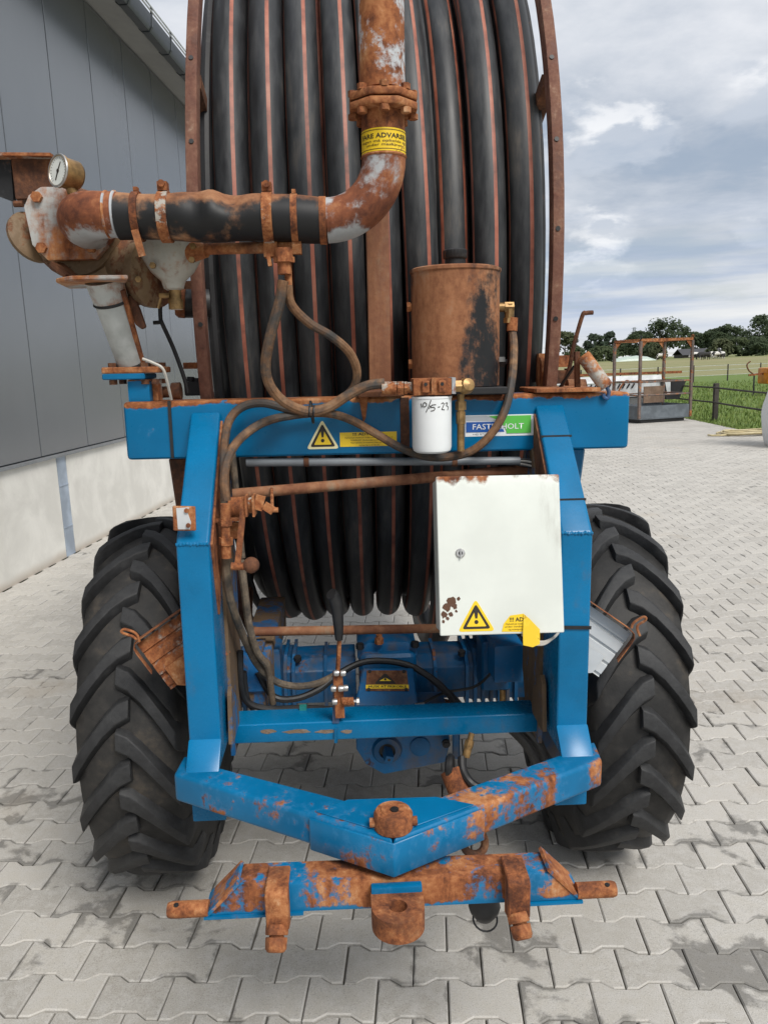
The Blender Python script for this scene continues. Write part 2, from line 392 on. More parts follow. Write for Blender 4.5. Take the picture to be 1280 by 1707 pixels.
def m_tyre_():
    M = NT('tractor tyre rubber'); v = M.coords('Object', True); n = M.noise(v, 16, 8, .65); w = M.noise(v, 3, 5, .6); g = M.noise(v, 120, 3, .6)
    f = M.math('ADD', M.math('MULTIPLY', n, .5), M.math('MULTIPLY', w, .5))
    c = M.ramp(f, [(.36, (.010, .010, .010)), (.47, (.019, .0185, .018)), (.55, (.032, .030, .028)), (.66, (.075, .062, .048))])
    M.bump(M.math('ADD', n, M.math('MULTIPLY', g, .3)), .45, .004)
    return M.fin(c, M.math('ADD', .50, M.math('MULTIPLY', n, .25)), 0, .4)
m_tyre = m_tyre_()
def m_lug_():
    M = NT('worn lug rubber'); v = M.coords('Object', False); n = M.noise(v, 13, 8, .68); w = M.noise(v, 2.5, 5, .6); g = M.noise(v, 140, 3, .6); k = M.noise(v, 34, 6, .75, 1.2)
    f = M.math('ADD', M.math('MULTIPLY', n, .55), M.math('MULTIPLY', w, .45))
    c = M.ramp(f, [(.36, (.012, .012, .0125)), (.48, (.024, .0245, .026)), (.56, (.038, .039, .040)), (.66, (.085, .076, .064))])
    c = M.mix(M.mr(k, .40, .34, 0, .7), c, (.012, .012, .012))
    M.bump(M.math('ADD', k, M.math('MULTIPLY', g, .25)), .4, .004)
    return M.fin(c, M.math('ADD', .48, M.math('MULTIPLY', n, .25)), 0, .4)
m_lug = m_lug_()

# ------------------------------------------------------------------ text helper
def textmesh(name, body, fr, x, y, h, mat, parent, width=None, off=.0012, wrap=None, bold=0.):
    """lettering laid on frame fr with left baseline (x, y) and cap height h"""
    cu = bpy.data.curves.new(name, 'FONT'); cu.body = body; cu.size = 1; cu.offset = bold; cu.resolution_u = 2
    t = bpy.data.objects.new(name, cu); me0 = t.to_mesh()
    mb = MB(); mb.bm.from_mesh(me0); t.to_mesh_clear(); bpy.data.objects.remove(t); bpy.data.curves.remove(cu)
    if not mb.bm.verts: return None
    xs = [v.co.x for v in mb.bm.verts]; x0, x1 = min(xs), max(xs)
    sc = h/.7; sx = (width/(x1-x0)) if width else sc
    if fr: o, ex, ey, ez = fr
    for v in mb.bm.verts:
        a, b = x+(v.co.x-x0)*sx, y+v.co.y*sc
        v.co = wrap(a, b, off) if wrap else o+ex*a+ey*b+ez*off
    mb.keepn = True
    return obj(name, mb, mat, parent, flat=True)
def roundtri(cx, y0, w, h, r, n=5):
    """rounded triangle, base at y0"""
    c = [(cx-w/2, y0), (cx+w/2, y0), (cx, y0+h)]; out = []
    gx, gy = cx, y0+h/3
    for i in range(3):
        p, q, s = Vector(c[i-1]), Vector(c[i]), Vector(c[(i+1) % 3])
        a = q+(p-q).normalized()*r; b = q+(s-q).normalized()*r
        for k in range(n+1):
            t = k/n; out.append(tuple((1-t)**2*a+2*t*(1-t)*q+t*t*b))
    return out
def warning_triangle(fr, cx, y0, w, h, parent, edge=m_cream, face=m_yellow, off=.0):
    s = obj('warning_sticker', MB().prism(roundtri(cx, y0, w, h, w*.12), fr, off, off+.0008), edge, parent, label='yellow warning triangle with exclamation mark')
    k = .09*w
    obj('sticker_border', MB().prism(roundtri(cx, y0+k*.75, w-2.6*k, h-2.2*k, w*.08), fr, off+.0009, off+.0016), m_ink, s)
    obj('sticker_field', MB().prism(roundtri(cx, y0+k*1.45, w-5.2*k, h-4.4*k, w*.03), fr, off+.0017, off+.0024), face, s)
    b = y0+k*1.45+h*.08
    bar = [(cx-w*.028, b+h*.17), (cx+w*.028, b+h*.17), (cx+w*.065, b+h*.46), (cx+w*.04, b+h*.51), (cx-w*.04, b+h*.51), (cx-w*.065, b+h*.46)]
    mb = MB().prism(bar, fr, off+.0025, off+.0031)
    mb.prism([(cx+w*.055*math.cos(a*.5236), b+h*.06+w*.055*math.sin(a*.5236)) for a in range(12)], fr, off+.0025, off+.0031)
    obj('exclamation_mark', mb, m_ink, s)
    return s

# ================================================================== GROUND
A0 = Vector((-3.208, 6.766, 0)); DS = Vector((.10454, .99452, 0)); DN = Vector((.99452, -.10454, 0))   # hall wall foot, along, away from wall
def S(s, t, z=0.): return A0 + DS*s + DN*t + Vector((0, 0, z))
YARD_T = 11.46
PITCH_L, PITCH_V = .212, .142
ST_S0 = -6.6; ST_S1 = ST_S0+117*PITCH_V
def stone_colour(M, tone, edge=None):
    pos = M.coords('World', False)
    g = M.noise(pos, 260, 2, .7); n = M.noise(pos, 22, 7, .68); big = M.noise(pos, .35, 4, .5)
    base = M.mix(tone, (.35, .330, .295), (.475, .449, .402))
    base = M.mix(M.mr(n, .38, .66, 0, .55), base, (.50, .485, .46))
    base = M.mix(M.mr(big, .42, .62, 0, .30), base, (.55, .53, .49))
    base = M.mix(M.mr(g, .56, .70, 0, .55), base, (.62, .61, .58))
    base = M.mix(M.mr(g, .44, .34, 0, .4), base, (.12, .115, .11))
    # damp patches creeping out of the joints
    wv = M.nd('ShaderNodeVectorMath', operation='ADD'); M.L.new(pos, wv.inputs[0]); wv.inputs[1].default_value = (2.6, 1.4, 0)
    d1 = M.noise(wv.outputs[0], 1.9, 7, .62, .6); d2 = M.noise(pos, 9, 6, .6)
    dm = M.math('ADD', M.math('MULTIPLY', d1, .72), M.math('MULTIPLY', d2, .28))
    sp = M.nd('ShaderNodeSeparateXYZ'); M.L.new(pos, sp.inputs[0])
    near = M.mr(sp.outputs[1], 5.2, 2.8, .0, .082)          # the ground round the machine is wetter
    sm = M.math('ADD', dm, near)
    sm = M.math('ADD', sm, M.math('MULTIPLY', M.math('SUBTRACT', M.math('FRACT', M.math('MULTIPLY', tone, 7.31)), .5), .075))
    if edge is not None:
        base = M.mix(M.mr(edge, .88, 1.0, 0, .22), base, (.60, .59, .56))
        sm = M.math('ADD', sm, M.math('MULTIPLY', M.math('POWER', edge, 1.6), .055))
    dmask = M.mr(sm, .632, .69, 0, .80)
    base = M.mix(dmask, base, M.mix(.7, base, (.05, .048, .044)))
    # faint rust run-off under the hitch
    base = M.mix(M.mr(M.noise(pos, .8, 5, .6), .58, .72, 0, .25), base, (.34, .26, .17))
    M.bump(M.math('ADD', n, M.math('MULTIPLY', g, .6)), .35, .003)
    return base, M.math('SUBTRACT', .92, M.math('MULTIPLY', dmask, .22))
def m_stone_(attr):
    M = NT('concrete paver loose tone' if attr else 'concrete paver')
    if attr:
        a = M.nd('ShaderNodeAttribute', attribute_name='tone'); tone = a.outputs['Fac']
    else: tone = M.nd('ShaderNodeObjectInfo').outputs['Random']
    e = M.nd('ShaderNodeAttribute', attribute_name='edge').outputs['Fac']
    c, r = stone_colour(M, tone, e); return M.fin(c, r, 0, .3)
m_stone, m_stones = m_stone_(False), m_stone_(True)
def m_joint_():
    M = NT('joint sand'); pos = M.coords('World', False); n = M.noise(pos, 60, 6, .7); b = M.noise(pos, 3, 5, .6)
    return M.fin(M.mix(b, M.mix(n, (.045, .042, .036), (.14, .13, .11)), (.20, .185, .155)), .95)
m_joint = m_joint_()
def m_yard_():
    # the far yard: the same pavers, too far off to pick apart
    M = NT('far pavers'); pos = M.coords('World', False)
    dx = M.nd('ShaderNodeVectorMath', operation='DOT_PRODUCT'); M.L.new(pos, dx.inputs[0]); dx.inputs[1].default_value = DS
    dt = M.nd('ShaderNodeVectorMath', operation='DOT_PRODUCT'); M.L.new(pos, dt.inputs[0]); dt.inputs[1].default_value = DN
    s0 = A0.dot(DS); t0 = A0.dot(DN)
    cv = M.nd('ShaderNodeCombineXYZ'); M.L.new(M.math('SUBTRACT', dt.outputs['Value'], t0), cv.inputs[0]); M.L.new(M.math('SUBTRACT', dx.outputs['Value'], s0), cv.inputs[1])
    br = M.nd('ShaderNodeTexBrick', offset=.5); M.L.new(cv.outputs[0], br.inputs['Vector'])
    for k, v in (('Scale', 1.0), ('Brick Width', PITCH_L), ('Row Height', PITCH_V), ('Mortar Size', .004), ('Mortar Smooth', .4)): br.inputs[k].default_value = v
    br.inputs['Color1'].default_value = (0, 0, 0, 1); br.inputs['Color2'].default_value = (1, 1, 1, 1); br.inputs['Mortar'].default_value = (.5, .5, .5, 1)
    tone = br.outputs['Color']
    c, r = stone_colour(M, tone)
    return M.fin(M.mix(br.outputs['Fac'], c, (.12, .11, .095)), r, 0, .3)
m_yard = m_yard_()
def quadsheet(name, pts, mat, **k):
    mb = MB(); mb.poly(pts); mb.keepn = True
    return obj(name, mb, mat, flat=True, **k)
yard = thing('paved_yard', None, None, (0, 0, 0), kind='structure')
quadsheet('joint_sand', [S(ST_S0, .0, -.014), S(ST_S1, .0, -.014), S(ST_S1, YARD_T, -.014), S(ST_S0, YARD_T, -.014)][::-1], m_joint, parent=yard)
mb = MB()
mb.poly([S(ST_S1-.02, 0, -.004), S(70, 0, -.004), S(70, YARD_T, -.004), S(ST_S1-.02, YARD_T, -.004)][::-1]); mb.poly([S(-30, 0), S(ST_S0, 0), S(ST_S0, YARD_T), S(-30, YARD_T)][::-1]); mb.keepn = True
obj('far_paving', mb, m_yard, yard, flat=True)
# one bone-shaped paver
def paver_outline(inset):
    L, V, a, rmp = PITCH_L/2-.0022-inset, PITCH_V/2-.0022-inset, .0125, .018
    e = PITCH_L/4
    return [(-L, -V-a), (-e-rmp, -V-a), (-e+rmp, -V+a), (e-rmp, -V+a), (e+rmp, -V-a), (L, -V-a), (L, V+a), (e+rmp, V+a), (e-rmp, V-a), (-e+rmp, V-a), (-e-rmp, V+a), (-L, V+a)]
PO, PI_, PC_ = paver_outline(0), paver_outline(.004), paver_outline(.024)
RINGS = ((PO, -.016, 1.), (PO, -.004, 1.), (PI_, 0., 1.), (PC_, .0004, 0.))
def paver_mesh():
    mb = MB(); rot = lambda x, y: DN*x + DS*y
    rings = [[rot(x, y)+Vector((0, 0, z)) for x, y in o] for o, z, e in RINGS]
    V = [[mb.bm.verts.new(p) for p in r] for r in rings]
    for a, b in zip(V, V[1:]):
        for i in range(12):
            j = (i+1) % 12; mb._f((a[i], a[j], b[j], b[i]))
    mb._f(V[-1]); mb.keepn = True
    return mb
spots = []
rng = random.Random(3)
nrow = 117; ncol = int(YARD_T/PITCH_L)+1
for i in range(nrow):
    for j in range(ncol):
        s = ST_S0+(i+.5)*PITCH_V; t = -.10+(j+.5+(.5 if i % 2 else 0))*PITCH_L
        if t+PITCH_L/2 > YARD_T+.14: continue
        p = S(s, t); q = proj(p)
        vis = q is not None and -40 < q[0] < 1320 and 590 < q[1] < 1760
        if vis:      # hidden behind wheels or cabinet?
            if 170 < q[0] < 360 and 880 < q[1] < 1420 or 940 < q[0] < 1120 and 880 < q[1] < 1400 or 430 < q[0] < 930 and 300 < q[1] < 1040: vis2 = False
            else: vis2 = True
        else: vis2 = False
        spots.append((0 if vis2 else 1, (p-CAM_POS).length, p, vis))
spots.sort(key=lambda a: (a[0], a[1]))
src = None
for k, (h, d, p, vis) in enumerate(spots[:300]):
    pz = p+Vector((rng.uniform(-.0015, .0015), rng.uniform(-.0015, .0015), rng.uniform(-.0025, .001)))
    if src is None:
        src = obj('paving_stone', paver_mesh(), m_stone, yard, flat=True, origin=Vector((0, 0, 0))); o = src; o.location = pz
    else: o = put(src, yard, pz)
    o.rotation_euler = (rng.gauss(0, .006), rng.gauss(0, .006), rng.gauss(0, .004))
vs_, fs_, tone_ = [], [], []
base = []
for o, z, e in RINGS:
    for x, y in o: v = DN*x+DS*y; base.append((v.x, v.y, z))
bf = []
for a in (0, 12, 24):
    for i in range(12): j = (i+1) % 12; bf.append((a+i, a+j, a+12+j, a+12+i))
bf.append(tuple(range(36, 48)))
EDGE = [e for o, z, e in RINGS for _ in range(12)]
for h, d, p, vis in spots[300:]:
    n = len(vs_); tx, ty, dz = rng.gauss(0, .006), rng.gauss(0, .006), rng.uniform(-.0025, .001); tn = rng.random()
    for x, y, z in base: vs_.append((p.x+x, p.y+y, z+dz+tx*x+ty*y))
    fs_ += [tuple(n+q for q in f) for f in bf]; tone_ += [tn]*48
me = bpy.data.meshes.new('paving_stones'); me.from_pydata(vs_, [], fs_)
at = me.attributes.new('tone', 'FLOAT', 'POINT'); at.data.foreach_set('value', tone_)
ae = me.attributes.new('edge', 'FLOAT', 'POINT'); ae.data.foreach_set('value', EDGE*(len(vs_)//48))
ae = src.data.attributes.new('edge', 'FLOAT', 'POINT'); ae.data.foreach_set('value', EDGE)
me.materials.append(m_stones); o = bpy.data.objects.new('paving_stones', me); COL.objects.link(o); o.parent = yard; o['kind'] = 'stuff'

# field
def field_z(x, y):
    p = Vector((x, y, 0))-A0; d = Vector((x, y, 0)).length
    return -.03 + max(0, min(1, (d-55)/140))*1.25
def m_field_():
    M = NT('pasture'); pos = M.coords('World', False); sp = M.nd('ShaderNodeSeparateXYZ'); M.L.new(pos, sp.inputs[0])
    n = M.noise(pos, .5, 8, .65); f = M.noise(pos, 14, 6, .7)
    st = M.nd('ShaderNodeVectorMath', operation='MULTIPLY'); M.L.new(pos, st.inputs[0]); st.inputs[1].default_value = (.012, .10, 1); b = M.noise(st.outputs[0], 1.6, 6, .6)
    green = M.mix(M.mr(f, .3, .7), (.085, .135, .032), (.17, .235, .07))
    green = M.mix(M.mr(n, .5, .68, 0, .5), green, (.19, .20, .07))
    tan = M.mix(M.mr(b, .35, .65), (.25, .235, .125), (.18, .20, .085))
    tan = M.mix(M.mr(f, .35, .7, 0, .4), tan, (.36, .30, .17))
    y = M.math('ADD', sp.outputs[1], M.math('MULTIPLY', n, 7))
    c = M.mix(M.mr(y, 66, 72), green, tan)
    edge = M.mr(M.math('SUBTRACT', sp.outputs[0], M.math('MULTIPLY', sp.outputs[1], .105)), 8.4, 7.6)
    c = M.mix(M.mr(y, 150, 185, 0, .7), c, (.17, .19, .075))
    M.bump(f, .6, .05)
    return M.fin(c, .95, 0, .2)
m_field = m_field_()
mb = MB(); ts = [YARD_T, YARD_T+1, YARD_T+3, 18, 25, 40, 70, 120, 250, 600]; ss = [-30, 0, 5, 10, 15, 20, 30, 40, 55, 70, 90, 120, 160, 220, 400, 1200]
V = [[mb.bm.verts.new(S(s, t)+Vector((0, 0, field_z(*S(s, t).xy)))) for t in ts] for s in ss]
for a, b in zip(V, V[1:]):
    for i in range(len(ts)-1): mb._f((a[i], a[i+1], b[i+1], b[i]))
ts2 = [-400, -150, -60, -20, 0, YARD_T]; ss2 = ss[9:]
V = [[mb.bm.verts.new(S(s, t)+Vector((0, 0, field_z(*S(s, t).xy)))) for t in ts2] for s in ss2]
for a, b in zip(V, V[1:]):
    for i in range(len(ts2)-1): mb._f((a[i], a[i+1], b[i+1], b[i]))
mb.poly([S(-30, -80, -.03), S(70, -80, -.03), S(70, 0, -.03), S(-30, 0, -.03)]); mb.poly([S(-200, -200, -.04), S(-30, -200, -.04), S(-30, 600, -.04), S(-200, 600, -.04)])
obj('field', mb, m_field, kind='structure', origin=Vector((0, 0, 0)))
def m_blade_():
    M = NT('grass blade'); pos = M.coords('World', False); n = M.noise(pos, 1.2, 5, .6); f = M.noise(pos, 30, 3, .6)
    c = M.mix(M.mr(n, .35, .65), (.10, .16, .035), (.20, .27, .075)); c = M.mix(M.mr(f, .55, .7, 0, .6), c, (.30, .26, .12)); c = M.mix(M.mr(n, .55, .66, 0, .5), c, (.23, .22, .08))
    return M.fin(c, .8, 0, .2)
m_blade = m_blade_()
rg = random.Random(11); vv, ff = [], []
for k in range(34000):
    s = 4+44*rg.random()**1.3; t = YARD_T-.03+ (9+s*.5)*rg.random()**1.6
    p = S(s, t); h = rg.uniform(.05, .20)*(1.0 if t > YARD_T+.7 else .7); a = rg.uniform(0, 6.28); w = rg.uniform(.006, .014)*(1+s/25); l = rg.uniform(-.06, .06)
    z = field_z(p.x, p.y); n = len(vv)
    vv += [(p.x-math.cos(a)*w, p.y-math.sin(a)*w, z), (p.x+math.cos(a)*w, p.y+math.sin(a)*w, z), (p.x+l, p.y+rg.uniform(-.06, .06), z+h)]; ff.append((n, n+1, n+2))
me = bpy.data.meshes.new('grass'); me.from_pydata(vv, [], ff); me.materials.append(m_blade)
o = bpy.data.objects.new('grass', me); COL.objects.link(o); o['kind'] = 'stuff'

# ================================================================== HALL
def m_panel_():
    M = NT('grey sandwich panel'); v = M.coords('World', False); n = M.noise(v, 2, 5, .5); g = M.noise(v, 150, 2, .5)
    M.bump(g, .05, .001)
    M.b.inputs['IOR'].default_value = 1.7
    return M.fin(M.mix(n, (.09, .10, .113), (.108, .118, .132)), .24, 0, 1.0)
m_panel = m_panel_()
def m_plinth_():
    M = NT('plinth concrete'); v = M.coords('World', False); n = M.noise(v, 2.2, 7, .6, .4); f = M.noise(v, 55, 6, .7); sp = M.nd('ShaderNodeSeparateXYZ'); M.L.new(v, sp.inputs[0])
    c = M.mix(M.mr(n, .35, .66), (.62, .605, .56), (.74, .725, .675)); c = M.mix(M.mr(f, .6, .72, 0, .35), c, (.36, .34, .31))
    low = M.math('ADD', sp.outputs[2], M.math('MULTIPLY', n, -.12)); c = M.mix(M.mr(low, .05, -.06, 0, .55), c, (.33, .25, .17))
    M.bump(f, .2, .002); return M.fin(c, .8, 0, .35)
m_plinth = m_plinth_()
m_colz = weathered('blue grey zinc column', (.34, .40, .48), .72, 3, .3, .4, rust=[(.3, (.4, .45, .5)), (.5, (.5, .54, .58)), (.6, (.3, .36, .44)), (.8, (.55, .58, .6))], var=.12)
m_dark = plain('anthracite metal', (.035, .040, .046), .4, 0, .1, 6)
m_soffit = plain('grey soffit board', (.30, .30, .29), .7, 0, .05, 5)
m_ledge = plain('grey drip ledge', (.19, .20, .21), .45)
hall = thing('storage_hall', 'dark grey panelled hall with pale concrete plinth along the left of the yard', 'building', S(0, 0))
def sbox(s0, s1, t0, t1, z0, z1):
    mb = MB(); mb.quadgrid([[S(s0, t0, z), S(s1, t0, z), S(s1, t1, z), S(s0, t1, z)] for z in (z0, z1)]); return mb
H0, H1 = -14, 44
obj('wall', sbox(H0, H1, -.40, -.10, 0, 6.06), m_dark, hall)
wp = None
for k in range(-13, 40):
    s0 = 1.02+1.07*k
    bl = S(s0+.535, -.045, 3.57)
    if wp is None:
        mb = MB(); mb.quadgrid([[DS*a+DN*t+Vector((0, 0, z)) for a, t in ((-.528, -.055), (.528, -.055), (.528, .045), (-.528, .045))] for z in (-2.48, 2.48)]); mb.bevel(.006, 2)
        wp = obj('wall_panel', mb, m_panel, hall, origin=Vector((0, 0, 0)), flat=True); wp.location = bl-WLOC[hall.name]; WLOC[wp.name] = bl
    else: put(wp, hall, bl)
for k in range(-3, 9):
    s0 = 1.54+5.35*k
    obj('plinth_slab', sbox(s0, s0+5.13, -.098, -.01, 0, 1.045), m_plinth, hall, flat=True)
    c = sbox(s0-.208, s0-.006, -.098, -.012, 0, 1.045)
    for z in (.30, .74): c.quadgrid([[S(s0-.206, -.0118, zz), S(s0-.008, -.0118, zz), S(s0-.008, -.006, zz), S(s0-.206, -.006, zz)] for zz in (z, z+.012)])
    obj('steel_column', c, m_colz, hall, flat=True)
obj('drip_ledge', sbox(H0, H1, -.09, .028, 1.048, 1.080), m_ledge, hall, flat=True)
mb = MB(); mb.quadgrid([[S(H0, -.05, 6.085), S(H0, .40, 5.99), S(H0, .40, 6.02), S(H0, -.05, 6.115)], [S(H1, -.05, 6.085), S(H1, .40, 5.99), S(H1, .40, 6.02), S(H1, -.05, 6.115)]])
obj('soffit', mb, m_soffit, hall, flat=True)
gpro = [(.402, 5.97), (.44, 5.93), (.53, 5.93), (.56, 5.98), (.57, 6.11), (.555, 6.11), (.54, 5.985), (.45, 5.95), (.415, 6.0), (.405, 6.10)]
mb = MB(); mb.quadgrid([[S(s, t, z) for t, z in gpro] for s in (H0, H1)])
gutter = obj('gutter', mb, m_dark, hall)
mb = MB(); mb.quadgrid([[S(s, t, z) for t, z in ((.34, 6.12), (.52, 6.14), (.52, 6.165), (.34, 6.20))] for s in (H0, H1)])
mb.quadgrid([[S(s, -9, 8.6), S(s, .34, 6.115), S(s, .34, 6.20), S(s, -9, 8.7)] for s in (H0, H1)])
obj('roof', mb, m_dark, hall, flat=True)
brk = None
for k in range(-8, 60):
    s0 = .2+.72*k; bl = S(s0, .49, 6.0)
    if brk is None:
        mb = MB(); mb.quadgrid([[DS*a+DN*t+Vector((0, 0, z)) for t, z in ((-.095, -.035), (-.05, -.078), (.045, -.078), (.078, -.02), (.09, .20), (.07, .20), (.06, -.01))] for a in (-.018, .018)])
        brk = obj('gutter_bracket', mb, m_dark, gutter, origin=Vector((0, 0, 0)), flat=True); brk.location = bl-WLOC[gutter.name]
    else: put(brk, gutter, bl)
mb = MB()
for z in (6.145, 6.195): mb.cyl(S(H0, .575, z), S(H1, .575, z), .011, None, 6)
obj('edge_rail', mb, m_galvw, hall)

# ================================================================== BACKGROUND
m_wood = weathered('dark weathered post', (.055, .048, .042), .66, 5, .7, .85, rust=[(.3, (.05, .05, .04)), (.5, (.10, .09, .075)), (.7, (.15, .14, .12)), (.8, (.1, .1, .08))])
fence = thing('rail_fence', 'low dark post and two rail fence along the grass edge of the yard', 'fence', S(14, YARD_T+1.0))
FT = YARD_T+.55
fposts = [16.75+6.8*k for k in range(-3, 7)]
fp = None
for s in fposts:
    bl = S(s, FT, .50)
    if fp is None:
        mb = MB().box((0, 0, 0), (.13, .13, 1.08)); mb.bevel(.015, 2); fp = obj('fence_post', mb, m_wood, fence, origin=Vector((0, 0, 0))); fp.location = bl-WLOC[fence.name]
    else: put(fp, fence, bl)
for z in (.50, .92):
    for s in fposts[:-1]:
        mb = MB().tube([S(s, FT-.08, z), S(s+3.4, FT-.08, z-.03), S(s+6.8, FT-.08, z)], .026, 6, 4); obj('fence_rail', mb, m_wood, fence)
f2 = thing('paddock_fence', 'thin wire fence with slim posts further out in the field', 'fence', (12, 45, 0))
sp_ = None
for k in range(14):
    p = Vector((6+2.9*k, 46+1.1*k, 0)); h = 1.15+.15*(k % 3)
    if sp_ is None: sp_ = obj('fence_stake', MB().cyl((0, 0, -.6), (0, 0, .62), .05, .045, 7), m_wood, f2, origin=Vector((0, 0, 0))); sp_.location = p+Vector((0, 0, .55))-WLOC[f2.name]
    else: put(sp_, f2, p+Vector((0, 0, .55)))
for z in (.45, .8, 1.1): obj('fence_wire', MB().cyl((6, 46, z), (43.7, 60.3, z), .012, None, 5), m_galvw, f2)

# --- steel man basket
m_cage = weathered('brown grey painted tube', (.15, .115, .10), .55, 7, 0, .7)
m_cagep = weathered('grey kick plate', (.13, .15, .17), .66, 5, 0, .6)
m_ply = weathered('brown board', (.24, .16, .11), .6, 3, .4, .8, rust=[(.3, (.15, .1, .07)), (.5, (.28, .2, .14)), (.7, (.35, .25, .18)), (.8, (.2, .14, .1))])
basket = thing('man_basket', 'rust brown open steel work basket standing on the paving by the fence', 'work basket', (0, 0, 0), rot=(0, 0, R(15)), wloc=(8.78, 22.6, 0))
bw, bd, bh = .86, .62, 2.28
for i, (x, y) in enumerate(((-bw, -bd), (bw, -bd), (bw, bd), (-bw, bd))):
    obj('corner_post', MB().bb((x-.035, y-.035, .12), (x+.035, y+.035, bh)), m_cage, basket)
mb = MB()
for y in (-bd, bd): mb.bar((-bw, y, bh+.03), (bw, y, bh+.03), .07, .07)
for x in (-bw, bw): mb.bar((x, -bd+.04, bh+.031), (x, bd-.04, bh+.031), .068, .068)
obj('top_frame', mb, m_rust, basket)
for y in (-bd, bd):
    for z in (.78, 1.15): obj('guard_rail', MB().cyl((-bw+.03, y, z), (bw-.03, y, z), .022, None, 8), m_cage, basket)
for x in (-bw, bw):
    for z in (.78, 1.15): obj('guard_rail', MB().cyl((x, -bd+.03, z), (x, bd-.03, z), .022, None, 8), m_cage, basket)
for y in (-bd, bd): obj('kick_plate', MB().bb((-bw+.04, y-.008, .13), (bw-.04, y+.008, .48)), m_cagep, basket)
for x in (-bw, bw): obj('kick_plate', MB().bb((x-.008, -bd+.04, .13), (x+.008, bd-.04, .48)), m_cagep, basket)
obj('floor_plate', MB().bb((-bw, -bd, .10), (bw, bd, .125)), m_cagep, basket)
obj('skid', MB().bb((-bw+.1, -bd+.06, 0), (bw-.15, bd-.06, .095)), m_black, basket)
obj('side_board', MB().bb((.12, .54, .49), (bw-.05, .56, .98)), m_ply, basket)
for i, (x, y) in enumerate(((-bw, -bd), (bw, -bd), (bw, bd), (-bw, bd))):
    sx = -1 if x > 0 else 1; g = MB().prism([(x+sx*.036, bh), (x+sx*.036, bh-.22), (x+sx*.22, bh)], (Vector((0, y, 0)), Vector((1, 0, 0)), Vector((0, 0, 1)), Vector((0, -1, 0))), -.005, .005); obj('corner_gusset', g, m_rust, basket)
obj('lifting_eye', MB().torus((-bw, -bd, bh+.10), (1, 0, 0), .045, .012, 14, 6), m_black, basket)
obj('lifting_eye', MB().torus((bw, -bd, bh+.10), (1, 0, 0), .045, .012, 14, 6), m_rust, basket)

# --- galvanised feeder behind the basket
feeder = thing('feed_trailer', 'long galvanised trailer body with slotted side and rusty top rail behind the basket', 'trailer', (0, 0, 0), rot=(0, 0, R(-7)), wloc=(8.95, 26.0, 0))
mb = MB(); mb.prism([(-2.4, .60), (1.15, .60), (1.15, 1.04), (-2.4, 1.04)], FRX(-.9), -.02, 0); obj('side_panel', mb, m_galvw, feeder)
mb = MB(); mb.prism([(-2.4, 1.30), (1.2, 1.30), (1.2, 1.55), (-2.4, 1.55)], (Vector((0, -1.62, -.03)), Vector((1, 0, 0)), Vector((0, .55, .83)), Vector((0, -.83, .55))), 0, .02); obj('top_sheet', mb, m_galvw, feeder)
obj('top_rail', MB().bb((-2.5, -.62, 1.29), (1.9, -.54, 1.37)), m_rust, feeder)
mb = MB()
for k in range(16): mb.bar((-2.0+k*.15, -.925, .88), (-1.92+k*.15, -.925, 1.02), .05, .012, (0, 1, 0))
obj('slot_row', mb, m_blacksteel, feeder)
mb = MB(); mb.quadgrid([[Vector((x0, -.95, z)), Vector((x1, -.95, z)), Vector((x1, .5, z)), Vector((x0, .5, z))] for x0, x1, z in ((1.15, 1.95, 1.08), (1.35, 1.75, .48))]); obj('hopper', mb, m_blacksteel, feeder)
mb = MB(); mb.quadgrid([[Vector((x0, -.97, z)), Vector((x1, -.97, z)), Vector((x1, -.90, z)), Vector((x0, -.90, z))] for x0, x1, z in ((1.28, 1.45, 1.04), (1.36, 1.46, .66))]); obj('hopper_chute', mb, m_galvw, feeder)
mb = MB(); mb.prism([(-2.4, .27), (1.3, .27), (1.2, .54), (-2.4, .54)], FRX(-.6), -.02, 0); obj('lower_panel', mb, m_galvw, feeder)
obj('chassis', MB().bb((-2.6, -.75, .14), (1.5, .4, .25)), m_blacksteel, feeder); obj('bumper', MB().bb((-2.5, -1.0, .56), (1.2, -.86, .60)), m_blacksteel, feeder)
for x in (-1.6, .9):
    for y in (-.7, .3): obj('wheel', MB().lathe([(.08, -.08), (.2, -.08), (.235, -.04), (.235, .04), (.2, .08), (.08, .08)], (x, y, .236), (0, 1, 0), 20), m_black, feeder)
mb = MB().tube([(-.25, -1.1, .25), (-.2, -1.12, .8), (.0, -1.12, 1.1), (.12, -1.1, 1.1)], .028, 7); obj('frame_tube', mb, m_rust, feeder)

# --- white bulk bag at the right edge
def m_bag_():
    M = NT('woven white bag'); v = M.coords('Object', False); n = M.noise(v, 5, 6, .6); w = M.noise(v, 90, 2, .5); M.bump(M.math('ADD', n, M.math('MULTIPLY', w, .2)), .5, .02)
    sp = M.nd('ShaderNodeTexCoord'); s = M.nd('ShaderNodeSeparateXYZ'); M.L.new(sp.outputs['Generated'], s.inputs[0])
    return M.fin(M.mix(M.mr(M.math('ADD', s.outputs[2], M.math('MULTIPLY', n, .1)), .12, .02, 0, .6), (.66, .67, .68), (.30, .27, .2)), .75)
mb = MB(); rings = []
bagp = G(1346, 748)
for k in range(15):
    f = k/14; z = f*1.5; w = .44+.10*math.sin(math.pi*min(1, f*1.15))-.04*f; ring = []
    for i in range(28):
        a = i/28*6.2832; sq = (abs(math.cos(a))**5+abs(math.sin(a))**5)**(-.2); r = w*(sq*.55+.52)*(1+.025*math.sin(5*a+f*7)+.02*math.sin(11*a-f*13))
        ring.append(Vector((bagp.x+r*math.cos(a)*.98, bagp.y+.5+r*math.sin(a), z+(.03*math.sin(3*a) if k == 14 else 0))))
    rings.append(ring)
mb.quadgrid(rings)
